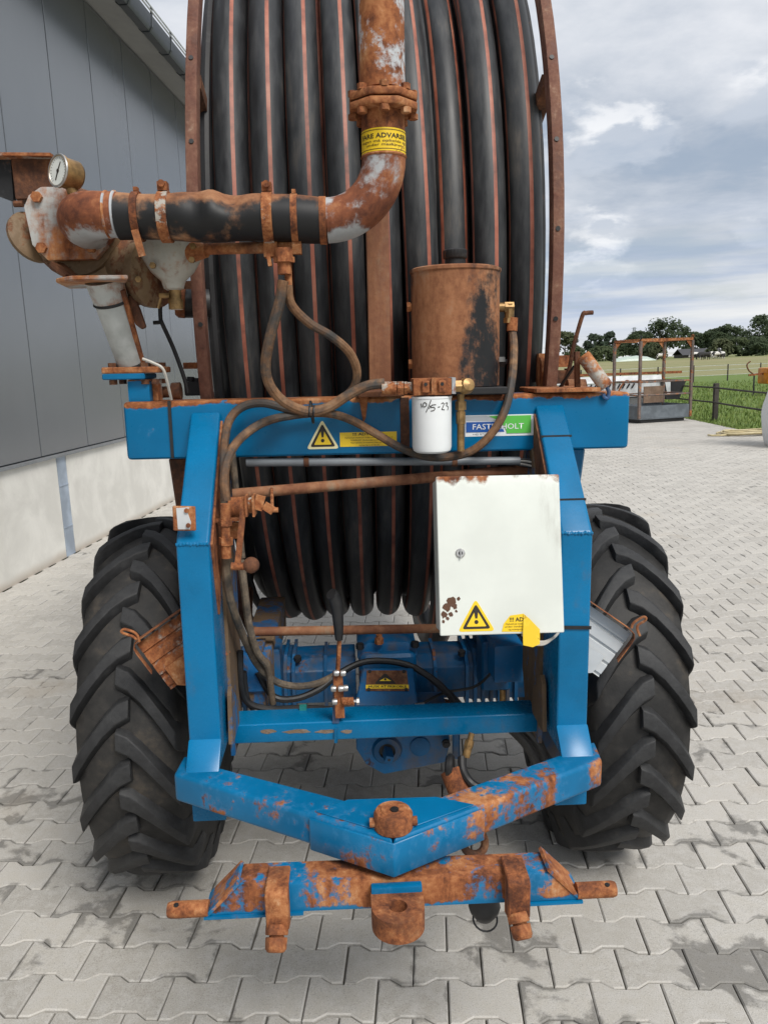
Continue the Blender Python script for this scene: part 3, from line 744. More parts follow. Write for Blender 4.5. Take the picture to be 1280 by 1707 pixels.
bag = thing('bulk_bag', 'tall white woven bulk bag half out of the frame at the right edge', 'bag', (bagp.x, bagp.y+.5, 0))
obj('bag_body', mb, m_bag_(), bag, 60)
for sx in (-1, 1):
    for sy in (-1, 1): obj('lifting_loop', MB().tube([(bagp.x+sx*.36, bagp.y+.5+sy*.36, 1.43), (bagp.x+sx*.33, bagp.y+.5+sy*.33, 1.73), (bagp.x+sx*.2, bagp.y+.5+sy*.36, 1.70), (bagp.x+sx*.22, bagp.y+.5+sy*.38, 1.44)], .02, 6), m_logow, bag)
# --- garden hose coil
hp = G(1243, 724); mb = MB(); pts = []
for k in range(150):
    a = k/150*6.2832*5; r = .46+.08*math.sin(a*.37)+.03*math.sin(a*2.3); pts.append(Vector((hp.x+r*math.cos(a)*1.15, hp.y+r*math.sin(a)*.8+.1*math.sin(k*.1), .03+.012*(k//30)+.01*math.sin(a*3))))
pts += [Vector((hp.x-.75, hp.y-.3, .03)), Vector((hp.x-.95, hp.y-.1, .03))]
mb.tube(pts, .022, 7, 2)
obj('garden_hose', mb, plain('yellowed hose', (.50, .42, .24), .5, 0, .1), label='pale yellow hose lying in a loose coil on the paving by the grass', cat='hose')
# --- orange implement
m_orange = weathered('orange paint', (.65, .22, .015), .64, 6, 0, .45)
op = WP(1288, 622, 34); imp = thing('farm_implement', 'orange farm implement standing in the grass at the right edge', 'implement', (op.x, 34, 0), group=None)
obj('housing', MB().bb((op.x-.45, 33.6, .50), (op.x+.9, 34.5, 1.2)).bevel(.08, 2), m_orange, imp)
obj('drawbar', MB().bar((op.x-1.1, 34, .9), (op.x-.45, 34, .95), .08, .08), m_rust, imp)
obj('stand_leg', MB().bar((op.x-.85, 34, -.03), (op.x-.85, 34, .95), .05, .05), m_blacksteel, imp)
obj('hose_hook', MB().tube([(op.x-.9, 34, .95), (op.x-1.1, 34, 1.1), (op.x-1.2, 34, 1.35), (op.x-1.05, 34, 1.5)], .03, 6), m_rustd, imp)
obj('brace', MB().bar((op.x-.1, 33.55, .6), (op.x+.55, 33.55, 1.15), .06, .04), m_rust, imp)
for x in (-.1, .6): obj('wheel', MB().lathe([(.1, -.1), (.26, -.1), (.3, -.05), (.3, .05), (.26, .1), (.1, .1)], (op.x+x, 33.5, .27), (1, 0, 0), 18), m_black, imp)

# --- trees
def m_leaf_(a, b, nm):
    M = NT(nm); v = M.coords('Object', True); n = M.noise(v, .35, 4, .6); f = M.noise(v, 2.0, 3, .6)
    c = M.mix(M.mr(n, .35, .65), a, b); c = M.mix(M.mr(f, .45, .7, 0, .5), c, tuple(x*1.3 for x in b)); M.fin(c, .8, 0, .2); t = M.nd('ShaderNodeBsdfTranslucent'); M.L.new(c, t.inputs[0]); x = M.nd('ShaderNodeMixShader'); x.inputs[0].default_value = .6; M.L.new(M.b.outputs[0], x.inputs[1]); M.L.new(t.outputs[0], x.inputs[2]); M.L.new(x.outputs[0], M.out.inputs[0]); return M.m
m_leaf = [m_leaf_((.085, .115, .066), (.115, .15, .085), 'dark oak leaf'), m_leaf_((.095, .125, .065), (.13, .16, .08), 'mid green leaf'), m_leaf_((.11, .13, .07), (.16, .18, .10), 'pale willow leaf'), m_leaf_((.075, .105, .078), (.10, .135, .09), 'conifer needle')]  # leaf tones lightened, so some distance haze is put into the colour
m_bark = plain('bark', (.07, .055, .045), .9, 0, .2, 8, .6)
def tree(name, label, px, Y, h, w, kind, seed, n=1500, conifer=False, shrub=False, group=None, leaf=.62):
    rg = random.Random(seed); d = ray(px, 590); p = CAM_POS+d*(Y/d.y); zb = field_z(p.x, p.y)
    t = thing(name, label, 'shrub' if shrub else 'tree', (p.x, p.y, zb), group=group)
    b = Vector((p.x, p.y, zb)); mb = MB()
    th = h*(.02 if shrub else .30); r0 = h*.028
    mb.tube([b-Vector((0, 0, .2)), b+Vector((.05*h*.2, 0, th*.5)), b+Vector((0, 0, h*.62))], lambda f: r0*(1.15-.8*f), 7, 4)
    for k in range(6):
        a = k*1.05+rg.random(); z0 = h*rg.uniform(.28, .55) if not shrub else h*.1
        mb.tube([b+Vector((0, 0, z0)), b+Vector((math.cos(a)*w*.22, math.sin(a)*w*.22, z0+h*.12)), b+Vector((math.cos(a)*w*.38, math.sin(a)*w*.38, z0+h*.22))], lambda f: r0*.45*(1.1-.8*f), 5, 3)
    obj('trunk', mb, m_bark, t)
    cl = []
    for k in range(34 if not conifer else 30):
        a = rg.uniform(0, 6.283)
        if conifer:
            f = k/30; zz = h*(.18+.8*f); rr = w*.5*(1-f)**.8*rg.uniform(.5, 1); cl.append((Vector((math.cos(a)*rr, math.sin(a)*rr, zz)), w*.13*(1.15-f*.7)))
        else:
            lo = .08 if shrub else .26
            f = rg.random()**.8; zz = h*(lo+(.92-lo)*f); env = math.sin(math.pi*min(.93, max(.12, .22+f*.72)))**.6
            rr = w*.5*env*rg.uniform(.35, .95); cl.append((Vector((math.cos(a)*rr, math.sin(a)*rr, zz)), w*rg.uniform(.11, .20)))
    vv, ff = [], []
    for k in range(n):
        c, cr = cl[rg.randrange(len(cl))]
        u = Vector((rg.gauss(0, 1), rg.gauss(0, 1), rg.gauss(0, 1))).normalized()*cr*(rg.random()**.35); u.z *= .75
        q = b+c+u; nrm = (u.normalized()+Vector((rg.gauss(0, .5), rg.gauss(0, .5), rg.gauss(.8, .5)))).normalized(); x = nrm.orthogonal().normalized(); y = nrm.cross(x); sz = leaf*rg.uniform(.5, 1.2)
        i = len(vv); vv += [tuple(q+x*sz*.6), tuple(q+y*sz*.5), tuple(q-x*sz*.6), tuple(q-y*sz*.5)]; ff.append((i, i+1, i+2, i+3))
    me = bpy.data.meshes.new('crown'); me.from_pydata([tuple(Vector(v)-b) for v in vv], [], ff); me.materials.append(m_leaf[kind])
    o = bpy.data.objects.new('crown', me); COL.objects.link(o); o.parent = t
    return t
TG = 'trees along the far side of the field'
def th_(px0, px1, Y): return (px1-px0)/1300*Y
for a in [
 ('birch_tree', 'pale leafy tree just right of the rusty reel rim', 941, 200, 8.0, 7.0, 2, 1),
 ('pine_tree', 'ragged dark pine left of the other pine near the spring', 990, 215, 7.6, 5.6, 3, 2),
 ('pine_tree', 'slim dark pine with a spreading top left of the work basket', 1015, 222, 8.2, 4.6, 3, 3),
 ('oak_tree', 'tall broad dark oak rising directly above the work basket', 1104, 230, 11.2, 13.5, 0, 4),
 ('oak_tree', 'lower dark tree at the left shoulder of the tall oak', 1064, 236, 8.2, 9, 0, 5),
 ('oak_tree', 'low dark tree in the gap right of the tall oak', 1158, 250, 8.0, 9, 0, 6),
 ('oak_tree', 'rounded dark oak halfway between the tall oak and the frame edge', 1212, 235, 9.4, 9.5, 0, 7),
 ('oak_tree', 'small dark tree left of the rounded oak', 1188, 240, 8.6, 7.5, 0, 8),
 ('oak_tree', 'biggest dark tree cut off by the right edge of the photo', 1268, 220, 11.0, 12.5, 0, 9),
 ('oak_tree', 'small low dark tree behind the pylon foot', 1042, 262, 6.3, 9, 0, 10)]:
    tree(*a, n=4200 if a[0] == 'oak_tree' else 2200, group=TG)
for px, Y, h, w, k, sd_, lb in ((1093, 190, 3.6, 6, 2, 20, 'pale green shrub below the tall oak'), (1198, 196, 4.2, 6.5, 2, 21, 'light olive shrub beside the dark barn roof'), (1232, 196, 4.4, 6.5, 1, 22, 'mid green rounded shrub under the biggest tree'), (1262, 192, 4.2, 7.5, 0, 23, 'dark shrub at the right end of the field edge'), (958, 190, 3.2, 6, 1, 24, 'green bush behind the bent crank rod'), (1005, 195, 3.2, 9, 1, 25, 'low wide bush under the two pines'), (1075, 196, 3.0, 7, 0, 26, 'dark low bush left of the basket middle post')):
    tree('shrub', lb, px, Y, h, w, k, sd_, 1600, False, True, 'shrubs along the field edge')
hedge_v = [];
# --- barn
bp = WP(1163, 588, 205); bz = field_z(bp.x, bp.y)
barn = thing('barn', 'low dark barn roof between the trees at the far field edge', 'building', (bp.x, bp.y, bz))
obj('wall', MB().bb((bp.x-5.2, bp.y-3, bz-.1), (bp.x+5.2, bp.y+3, bz+.8)), m_wood, barn)
mb = MB(); mb.quadgrid([[Vector((x, bp.y-3.4, bz+.7)), Vector((x, bp.y, bz+2.3)), Vector((x, bp.y+3.4, bz+.7)), Vector((x, bp.y, bz+2.1))] for x in (bp.x-5.6, bp.x+5.6)]); obj('roof', mb, plain('dark barn roof', (.05, .05, .055), .6), barn)
# --- pylon
pp = WP(1056, 575, 420)
pyl = thing('power_pylon', 'distant lattice pylon standing against the sky left of the tall oak', 'pylon', (pp.x, 420, 0))
m_pyl = plain('pylon steel', (.30, .33, .37), .6); mb = MB()
for sx in (-1, 1):
    for sy in (-1, 1): mb.bar((pp.x+sx*2.2, 420+sy*2.2, 0), (pp.x+sx*.35, 420+sy*.35, 17.5), .22, .22)
for k in range(9):
    z0 = 17.5*k/9; z1 = 17.5*(k+1)/9; w0 = 2.2-1.85*k/9; w1 = 2.2-1.85*(k+1)/9
    for s_ in (-1, 1): mb.bar((pp.x-s_*w0, 418+1.0*k/9, z0), (pp.x+s_*w1, 418+1.0*(k+1)/9, z1), .14, .14)
obj('mast', mb, m_pyl, pyl); 
for z, l in ((12.5, 2.6), (15, 2.1), (17, 1.5)): obj('cross_arm', MB().bar((pp.x-l, 420, z), (pp.x+l, 420, z), .25, .25), m_pyl, pyl)
# --- silage heap under pale foil
sg = WP(1055, 592, 170)
mb = MB(); rings = []
for k in range(13):
    x = sg.x-4.5+9*k/12; hh = .95*math.sin(math.pi*(k+.35)/12.7)**.5*(1+.1*math.sin(k*2.1)); z0 = field_z(sg.x, 170)
    rings.append([Vector((x, 170+1.6*math.cos(a), z0-.1+hh*1.2*math.sin(a))) for a in [math.pi*i/8 for i in range(9)]])
mb.quadgrid(rings, False, False); obj('silage_heap', mb, plain('pale green foil', (.42, .50, .44), .4), label='long pale green foil covered heap at the far field edge behind the basket', cat='heap')
# --- cattle
def m_cow_():
    M = NT('black and white hide'); n = M.noise(M.coords('Object', True), 1.3, 2, .4, .4); return M.fin(M.mix(M.mr(n, .47, .51), (.02, .018, .017), (.62, .60, .56)), .8)
m_cow = m_cow_(); m_cowd = plain('dark hide', (.02, .018, .017), .8)
def cow_mesh():
    me = bpy.data.meshes.new('cow'); V_ = [(0, 0, 1.02), (.55, 0, 1.05), (.95, 0, 1.1), (1.25, 0, .92), (1.42, 0, .62), (1.55, 0, .38), (-.55, 0, 1.04), (-.92, 0, 1.02), (-1.0, 0, .55)]
    E_ = [(0, 1), (1, 2), (2, 3), (3, 4), (4, 5), (0, 6), (6, 7), (7, 8)]; rad = [.42, .42, .34, .2, .17, .09, .42, .34, .04]
    for sx, x0, kb in ((1, .72, .02), (-1, -.78, -.10)):
        for y in (-.22, .22):
            i = len(V_); V_ += [(x0, y, .75), (x0+kb, y, .42), (x0, y, .0)]; E_ += [(2 if sx > 0 else 7, i), (i, i+1), (i+1, i+2)]; rad += [.17, .085, .065]
    for y in (-.2, .2):
        i = len(V_); V_.append((1.36, y, .72)); E_.append((4, i)); rad.append(.05)
    me.from_pydata(V_, E_, []); o = bpy.data.objects.new('cow', me); COL.objects.link(o)
    md = o.modifiers.new('skin', 'SKIN'); 
    for v, r_ in zip(me.skin_vertices[0].data, rad): v.radius = (r_, r_)
    me.skin_vertices[0].data[0].use_root = True
    s_ = o.modifiers.new('sub', 'SUBSURF'); s_.levels = 1
    dg = bpy.context.evaluated_depsgraph_get(); m2 = bpy.data.meshes.new_from_object(o.evaluated_get(dg)); bpy.data.objects.remove(o); m2.name = 'cow'
    m2.materials.clear(); m2.materials.append(m_cow); m2.shade_smooth(); return m2
cm = cow_mesh(); cm2 = cm.copy(); cm2.materials.clear(); cm2.materials.append(m_cowd)
for px, Y, rz, m_, lb in ((1192, 150, 20, cm, 'grazing black and white cow in the middle of the herd'), (1199, 156, 160, cm, 'black and white cow at the right end of the herd'), (1204, 150, 70, cm, 'black and white cow turned away right of the herd'), (1175, 146, 200, cm2, 'black cow grazing low left of the herd'), (1168, 152, -10, cm2, 'black cow behind the basket corner post'), (1184, 160, 10, cm, 'patched cow standing behind the middle of the herd'), (1101, 165, 0, cm, 'patched cow seen through the basket'), (1160, 158, 180, cm, 'patched cow hidden partly by the basket post')):
    d = ray(px, 592); p = CAM_POS+d*(Y/d.y); o = bpy.data.objects.new('cow', m_); COL.objects.link(o); o.location = (p.x, p.y, field_z(p.x, p.y)); o.rotation_euler = (0, 0, R(rz)); o['label'] = lb; o['category'] = 'cow'; o['group'] = 'cattle grazing in the field'

# ================================================================== THE MACHINE
RB = Vector((0, ROOT_Y, 0))
mach = thing('hose_reel_irrigator', 'blue and rusty irrigation hose reel on two tractor tyres, seen from its drawbar end', 'irrigation machine', RB, rot=(0, TILT, 0), wloc=(ROOT_X, ROOT_Y, 0))
def part(name, mb, mat, parent=None, **k): return obj(name, mb, mat, parent or mach, **k)
YN = Vector((0, -1, 0)); XP = Vector((1, 0, 0)); ZP = Vector((0, 0, 1))

# ---- reel
RC = Vector((.012, 4.16, 2.15)); RF = 1.70
reel = thing_reel = obj('reel', MB().cyl(RC-XP*.53, RC+XP*.53, 1.20, None, 64), m_rustd, mach)
for sx in (-1, 1):
    x = RC.x+sx*.547
    mb = MB(); NR = 96
    prof = [(-.018, RF), (.018, RF), (.018, RF-.055), (-.018, RF-.055)]
    rings = []
    for i in range(NR):
        a = 6.28318*i/NR; wob = .004*math.sin(3*a+sx)
        rings.append([Vector((x+dx+wob, RC.y-r*math.cos(a), RC.z+r*math.sin(a))) for dx, r in prof])
    rings.append(rings[0]); mb.quadgrid(rings, True, False); bmesh.ops.remove_doubles(mb.bm, verts=mb.bm.verts, dist=1e-5)
    flange = part('reel_rim', mb.bevel(.006, 2), m_rustrim, reel)
    for k in range(10):
        a = 6.28318*k/10+.35; d = Vector((0, -math.cos(a), math.sin(a)))
        part('spoke', MB().bar(Vector((x, RC.y, RC.z))+d*.28, Vector((x, RC.y, RC.z))+d*(RF-.05), .045, .04, (1, 0, 0)), m_rustd, reel)
    part('hub_plate', MB().cyl(Vector((x-.02, RC.y, RC.z)), Vector((x+.02, RC.y, RC.z)), .33, None, 32), m_rustd, reel)
    mb = MB()
    for k in range(40):
        a = 6.28318*k/40+.06; c = Vector((x, RC.y-RF*math.cos(a), RC.z+RF*math.sin(a))); d = Vector((0, -math.cos(a), math.sin(a)))
        mb.cyl(c-d*.002, c+d*.0025, .0075, None, 8)
    part('bolt_hole_row', mb, m_black, reel, kind='stuff')
    mb = MB(); rr = RF-.17
    mb.torus((x-sx*.012, RC.y, RC.z), (1, 0, 0), rr, .018, 72, 8); part('inner_ring', mb, m_blacksteel, reel)
HR = .0555
def wrap(x0, rc, k, seedang, sag=0., th0=-2.95, th1=2.6, hr=HR, bulge=0.):
    """one turn of the black hose, x drifting k per radian"""
    mb = MB(); n = 28; st = []
    angs = [i/n*6.28318 for i in range(n)]
    rings = []; N = 88
    for i in range(N+1):
        th = th0+(th1-th0)*i/N
        rr = rc + sag*max(0, min(1, (-th-.35)/.8))**2*(3-2*max(0, min(1, (-th-.35)/.8))) + .004*math.sin(th*2.7+seedang*5)
        d = Vector((0, -math.cos(th), math.sin(th))); c = Vector((x0-k*th+bulge*math.sin(th*1.3+seedang), RC.y, RC.z))+d*rr
        tw = seedang+.06*math.sin(th*1.7+seedang*3)
        rings.append([c+(d*math.cos(a+tw)+XP*math.sin(a+tw))*hr for a in angs])
    mb.quadgrid(rings, True, True)
    for f in mb.bm.faces:
        pass
    bm = mb.bm; bm.faces.ensure_lookup_table(); idx = 0
    for s_ in range(N):
        for q in range(n):
            if q % 7 == 0: bm.faces[idx].material_index = 1
            idx += 1
    return part('hose_wrap', mb, [m_pe, m_stripe], reel, ang=80)
RW = 1.58-HR
def hx(px, py=258, Y=2.62): return P(px, py, Y).x
TWS = [.2, .15, .2, .16, .2, .35, .22, .12]
for i, (px, kk, bl) in enumerate(((385, .032, .004), (449, .030, .002), (510, .033, .005), (575, .030, .003), (638, .036, .004), (700, .052, .006), (818, .022, .005), (881, .014, .002))):
    wrap(hx(px), RW+(.012 if i in (1, 5) else 0), kk, TWS[i]-.11, sag=.0, bulge=bl)
for i, x in enumerate([-.495+.1105*q for q in range(10)]):
    wrap(x, RW-.088, .02, .2+.3*math.sin(i*4.1), th0=-2.6, th1=2.2)
# last loose turn hanging down at the right
wrap(hx(759), RW-.062, .022, .62, sag=.235, bulge=.006)
wrap(hx(737), RW-.105, .030, .18, th0=-1.2, th1=2.2, bulge=.006)

# ---- column in front of the reel
cb, ct = P(634, 655, 2.42), P(636, 352, 2.42)
part('column', MB().bb((cb.x-.033, 2.395, 1.76), (cb.x+.033, 2.46, 2.32)).bevel(.005, 2), m_column)

# ---- main crossbeam
part('crossbeam', MB().bb((-.755, 2.35, 1.588), (.762, 2.50, 1.760)).bevel(.014, 3), m_bluebeam)
a, b = P(893, 660, 2.33), P(1000, 652, 2.33)
part('cap_plate', MB().bb((a.x, 2.325, 1.7625), (b.x, 2.56, 1.7755)).bevel(.002, 1), m_rust)
a, b = P(596, 660, 2.30), P(673, 660, 2.30)
part('mount_plate', MB().bb((a.x, 2.28, 1.7625), (b.x, 2.52, 1.779)).bevel(.002, 1), m_rustd)
a, b = P(667, 665, 2.34), P(683, 760, 2.34)
part('wear_strip', MB().bb((a.x, 2.343, 1.592), (b.x, 2.349, 1.757)), m_rustd)
a, b = P(598, 668, 2.34), P(612, 700, 2.34)
part('mount_rib', MB().prism([(a.x, 1.762), (b.x+.005, 1.762), (b.x-.004, 1.70), (a.x+.012, 1.685)], FRX(2.35), .0, .012), m_rust)
for sx in (-1, 1):
    xi, xo = sx*.47, sx*.557
    out = [(2.03, .775), (2.03, 1.398), (2.345, 1.728), (2.345, 1.60), (2.20, 1.345), (2.20, .775)]
    mb = MB().prism(out, FRS(min(xi, xo)), 0, .087).bevel(.008, 3); part('upright_post', mb, m_blue)
    rg = random.Random(4+sx); part('post_weld', MB().tube([Vector((xi+(xo-xi)*q/12, 2.031+rg.uniform(-.001, .001), 1.397+rg.uniform(-.0015, .0015))) for q in range(13)], lambda f: .0045+.0012*math.sin(f*60), 7, 3), m_blueworn)
    part('side_plate', MB().prism([(2.205, .70), (2.205, 1.36), (2.345, 1.595), (2.43, 1.58), (2.43, .86), (2.36, .70)], FRS(sx*.468-.006), 0, .012), m_inner)
    part('rust_gusset', MB().prism([(2.10, 1.18), (2.05, 1.39), (2.335, 1.70), (2.335, 1.60)], FRS(sx*.4665-.003), 0, .006), m_rust if sx < 0 else m_rustd)
    part('base_gusset', MB().prism([(2.10, .79), (2.12, .93), (2.14, .95), (2.24, .86), (2.24, .79)], FRS(sx*.455-.006), 0, .012), m_inner)
    part('rear_brace', MB().prism([(2.40, 1.586), (2.50, 1.586), (2.62, 1.20), (2.55, 1.15)], FRS(sx*.60-.045), 0, .09).bevel(.006, 1), m_blue if sx > 0 else m_rustd)
# chassis rails running back to the axle
for sx in (-1, 1):
    part('chassis_rail', MB().bb((sx*.42-.05, 2.44, .80), (sx*.42+.05, 3.1, .93)).bevel(.008, 2), m_inner if sx < 0 else m_bluegear)
    part('axle_bracket', MB().bb((sx*.40-.05, 2.56, .72), (sx*.40+.05, 2.68, .90)).bevel(.006, 1), m_bluegear)
    part('reel_support', MB().prism([(2.5, .86), (3.0, .86), (4.1, 2.06), (4.1, 2.2), (3.95, 2.2)], FRS(RC.x+sx*.635-.03), 0, .06), m_bluegrime)
part('reel_axle', MB().cyl(RC-XP*.68, RC+XP*.68, .06, None, 20), m_rustd)

# ---- lower cross rail
part('cross_rail', MB().bb((-.473, 2.22, .729), (.473, 2.325, .791)).bevel(.008, 3), m_blue)
for x0, x1 in ((432, 462), (470, 520), (525, 560), (568, 588)):
    a, b = P(x0, 1225, 2.219), P(x1, 1214, 2.219); mb = MB(); rg = random.Random(x0); n = 12
    c = (a+b)/2; w, h = (b.x-a.x)/2, .007
    mb.prism([(c.x+w*math.cos(q*6.283/n)*rg.uniform(.75, 1.1), c.z+h*math.sin(q*6.283/n)*rg.uniform(.6, 1.2)) for q in range(n)], FRX(2.22), 0, .0009); part('paint_scrape', mb, m_scrape, flat=True)
for px in (506, 890):
    a = P(px, 1180, 2.33); part('clip', MB().box((a.x, 2.315, .797), (.022, .02, .012)), m_teal)

# ---- drawbar
ZT, ZB = .780, .698
lo_ = [(-.590, 1.965), (-.019, 1.618), (-.019, 1.787), (-.11, 1.79), (-.47, 1.99), (-.583, 2.07)]
ro_ = [(-.017, 1.618), (.575, 1.945), (.588, 2.055), (.47, 1.985), (.09, 1.785), (-.017, 1.786)]
part('drawbar_arm', MB().prism(lo_, FRZ(0), ZB, ZT).bevel(.012, 3, 30), m_blueworn)
part('drawbar_arm', MB().prism(ro_, FRZ(0), ZB, ZT).bevel(.012, 3, 30), m_bluerusty, label='drawbar arm with the paint eaten away along its front')
part('nose_cover', MB().prism([(-.20, 1.748), (-.018, 1.638), (.19, 1.748), (.10, 1.79), (-.12, 1.795)], FRZ(0), ZT+.0005, ZT+.003).bevel(.001, 1), m_blueworn)
for sx in (-1, 1): part('post_collar', MB().prism([(2.031, .845), (2.031, .779), (1.965, .779)], FRS(sx*.5135-.045), 0, .090).bevel(.004, 2), m_blue)
nose = [(-.215, 1.7255), (-.018, 1.606), (.215, 1.7345), (.215, 1.7425), (-.018, 1.616), (-.215, 1.735)]
part('nose_plate', MB().prism(nose, FRZ(0), ZB-.006, ZT-.003).bevel(.003, 1), m_bluerusty)
for sx in (-1, 1): part('post_foot', MB().bb((sx*.513-.047, 2.02, .60), (sx*.513+.047, 2.12, .6965)).bevel(.006, 2), m_blue)
pc = Vector((-.014, 1.672, 0))
pin = part('pivot_pin', MB().lathe([(.040, ZT-.005), (.046, ZT+.002), (.046, ZT+.035), (.041, ZT+.043), (.03, ZT+.044), (.028, ZT+.047), (.001, ZT+.047)], pc, (0, 0, 1), 32), m_rust)
for sx in (-1, 1): part('grease_bolt', MB().cyl(pc+Vector((sx*.040, -.004, ZT+.016)), pc+Vector((sx*.056, -.004, ZT+.016)), .011, None, 10), m_rust, pin)
part('grease_nipple', MB().cyl(pc+Vector((.003, -.006, ZT+.046)), pc+Vector((.003, -.006, ZT+.051)), .010, None, 10), m_black, pin)
part('pivot_shaft', MB().cyl((pc.x, pc.y, .58), (pc.x, pc.y, ZB+.01), .035, None, 20), m_rustd)

# ---- hitch bar
HY = 1.63
mb = MB().prism([(-.455, .600), (.425, .594), (.352, .668), (-.375, .674)], FRX(HY), -.085, 0).bevel(.005, 2)
hb = part('hitch_bar', mb, m_hitch)
part('hitch_plate', MB().bb((-.46, HY-.006, .594), (-.23, HY+.085, .6)), m_blueworn, hb); part('hitch_plate', MB().bb((.25, HY-.006, .588), (.43, HY+.085, .594)), m_blueworn, hb)
for sx, x0, x1, z in ((-1, -.45, -.545, .612), (1, .418, .512, .610)):
    p = part('lower_link_pin', MB().lathe([(.019, 0), (.019, .086), (.016, .095)], (x0, HY+.012, z), (sx, 0, 0), 16), m_rust, hb)
    part('pin_hole', MB().cyl((x1-sx*.022, HY+.004, z+.0165), (x1-sx*.022, HY+.004, z+.0195), .006, None, 10), m_black, hb)
    part('end_plate', MB().bar((x0+sx*.004, HY+.040, .602), (x0-sx*.072, HY+.040, .680), .088, .008, (0, 0, 1)), m_hitch, hb)
for x, tl in ((-.286, 0), (.268, .014)):
    mb = MB().prism([(HY+.05, .676), (HY+.05, .688), (HY-.036, .686), (HY-.048, .676), (HY-.048, .590), (HY-.004, .575), (HY-.004, .676)], FRS(x-.026), 0, .052)
    lug = part('hitch_lug', mb.bevel(.003, 1), m_rust, hb)
    o = Vector((x-.002, HY-.034, .596)); d = Vector((.14 if x > 0 else -.05, -.62, -.78)).normalized()
    bt = MB().cyl(o, o+d*.022, .027, .027, 6).cyl(o+d*.022, o+d*.026, .018, .018, 12).cyl(o+d*.026, o+d*.052, .026, .025, 6); bt.cyl(o+d*.052, o+d*.057, .023, .018, 12)
    part('hitch_bolt', bt.bevel(.002, 1), m_rust, hb)
# towing eye
ez0, ez1, er = .600, .652, .060; ex = -.012; ey = HY-.064
ol = [(ex-er, HY+.0), (ex-er, ey)]+[(ex+er*math.cos(math.pi+math.pi*i/14), ey+er*math.sin(math.pi+math.pi*i/14)) for i in range(1, 14)]+[(ex+er, ey), (ex+er, HY)]
nh = 20; hole = [(ex+.021*math.cos(6.28318*i/nh), ey-.002+.021*math.sin(6.28318*i/nh)) for i in range(nh)]
mb = MB(); bm = mb.bm
def ringverts(pts, z): return [bm.verts.new((x, y, z)) for x, y in pts]
def holed(outer, hole, z0, z1):
    ot, ob, ht, hb_ = ringverts(outer, z1), ringverts(outer, z0), ringverts(hole, z1), ringverts(hole, z0)
    for A_, B_ in ((ot, ob), (ht, hb_)):
        for i in range(len(A_)): j = (i+1) % len(A_); bm.faces.new((A_[i], A_[j], B_[j], B_[i]))
    for o_, h_ in ((ot, ht), (ob, hb_)):
        es = [bm.edges.get((l[i], l[(i+1) % len(l)])) for l in (o_, h_) for i in range(len(l))]
        bmesh.ops.triangle_fill(bm, edges=es, use_beauty=True)
holed(ol, hole, ez0, ez1)
eye = part('towing_eye', mb, m_rust, hb)
part('eye_root', MB().prism([(ex-er+.001, .605), (ex+er-.001, .605), (ex+er-.001, .667), (ex-er+.001, .667)], FRX(HY), .001, .022).bevel(.004, 2), m_blueworn, hb)
a = P(807, 1518, 1.72)
part('rubber_cup', MB().lathe([(.02, .05), (.036, .048), (.038, .02), (.040, .014), (.036, .0), (.026, -.014), (.022, -.02), (.001, -.021)], a, (0, 0, 1), 24), m_black)
part('cup_ring', MB().torus(a+Vector((0, -.012, -.014)), (0, -.5, 1), .030, .0025, 20, 5), m_black)
a = P(790, 1404, 1.86); part('shackle_ring', MB().torus(a, (.15, -.8, .5), .030, .011, 24, 8), m_rustd)

# ---- wheels
def wheel(sx, zoff):
    cx, Rt = sx*.797+(.012 if sx > 0 else 0), .654; K = .80; c = Vector((cx, 2.85, Rt+zoff))
    w = part('wheel', MB().lathe([(.05, -.12), (.30, -.12), (.335, -.145), (.335, .145), (.30, .12), (.05, .12)], c, XP, 48), m_bluegrime)
    def car(u):   # carcass radius at lateral u
        f = abs(u)/.2
        return .627-.030*f**2.4
    pr = [(.335, -.17), (.40, -.200), (.49, -.212), (.55, -.205)]+[(car(u), u) for u in (-.188, -.15, -.1, -.05, 0, .05, .1, .15, .188)]+[(.55, .205), (.49, .212), (.40, .200), (.335, .17)]
    part('tyre', MB().lathe([(r_, u_*K) for r_, u_ in pr], c, XP, 96, False), m_tyre, w, ang=60)
    src = {}
    NL = 21
    for k in range(NL):
        for side in (-1, 1):
            ang = 6.28318*(k+(.5 if side > 0 else 0))/NL
            if side not in src:
                mb = MB(); rings = []
                st = [(-.026, -.006, .060), (.02, .02, .064), (.07, .080, .058), (.12, .160, .056), (.165, .240, .060), (.196, .310, .066), (.207, .340, .064), (.212, .365, .05)]
                for i, (u, ph, wd) in enumerate(st):
                    # bar leaves the centre line and sweeps down the front of the tyre towards the shoulder
                    top = [.654, .6545, .654, .651, .647, .640, .600, .545][i]; bot = [.612, .618, .617, .612, .602, .585, .55, .53][i]
                    lean = .55
                    tang = .6
                    dh = wd*.42/.63; db = (wd*.42+.018)/.63
                    def pt(r, a): return Vector((side*u*K, -r*math.cos(a), r*math.sin(a)))
                    a = -ph
                    rings.append([pt(bot, a-db-.012), pt(top, a-dh), pt(top-.002, a+dh), pt(bot, a+db+.004)])
                mb.quadgrid(rings)
                mb.bevel(.007, 2, 25)
                src[side] = obj('tread_lug', mb, m_lug, w, ang=40, origin=Vector((0, 0, 0))); o = src[side]
                o.location = c-WLOC[w.name]
            else: o = put(src[side], w, c)
            o.rotation_euler = (-ang, 0, 0)
    part('hub', MB().lathe([(.05, -.15), (.13, -.15), (.15, -.10), (.15, .10), (.13, .15), (.05, .15)], c, XP, 24), m_bluegear, w)
    return w
wheel(-1, .004); wheel(1, .012)

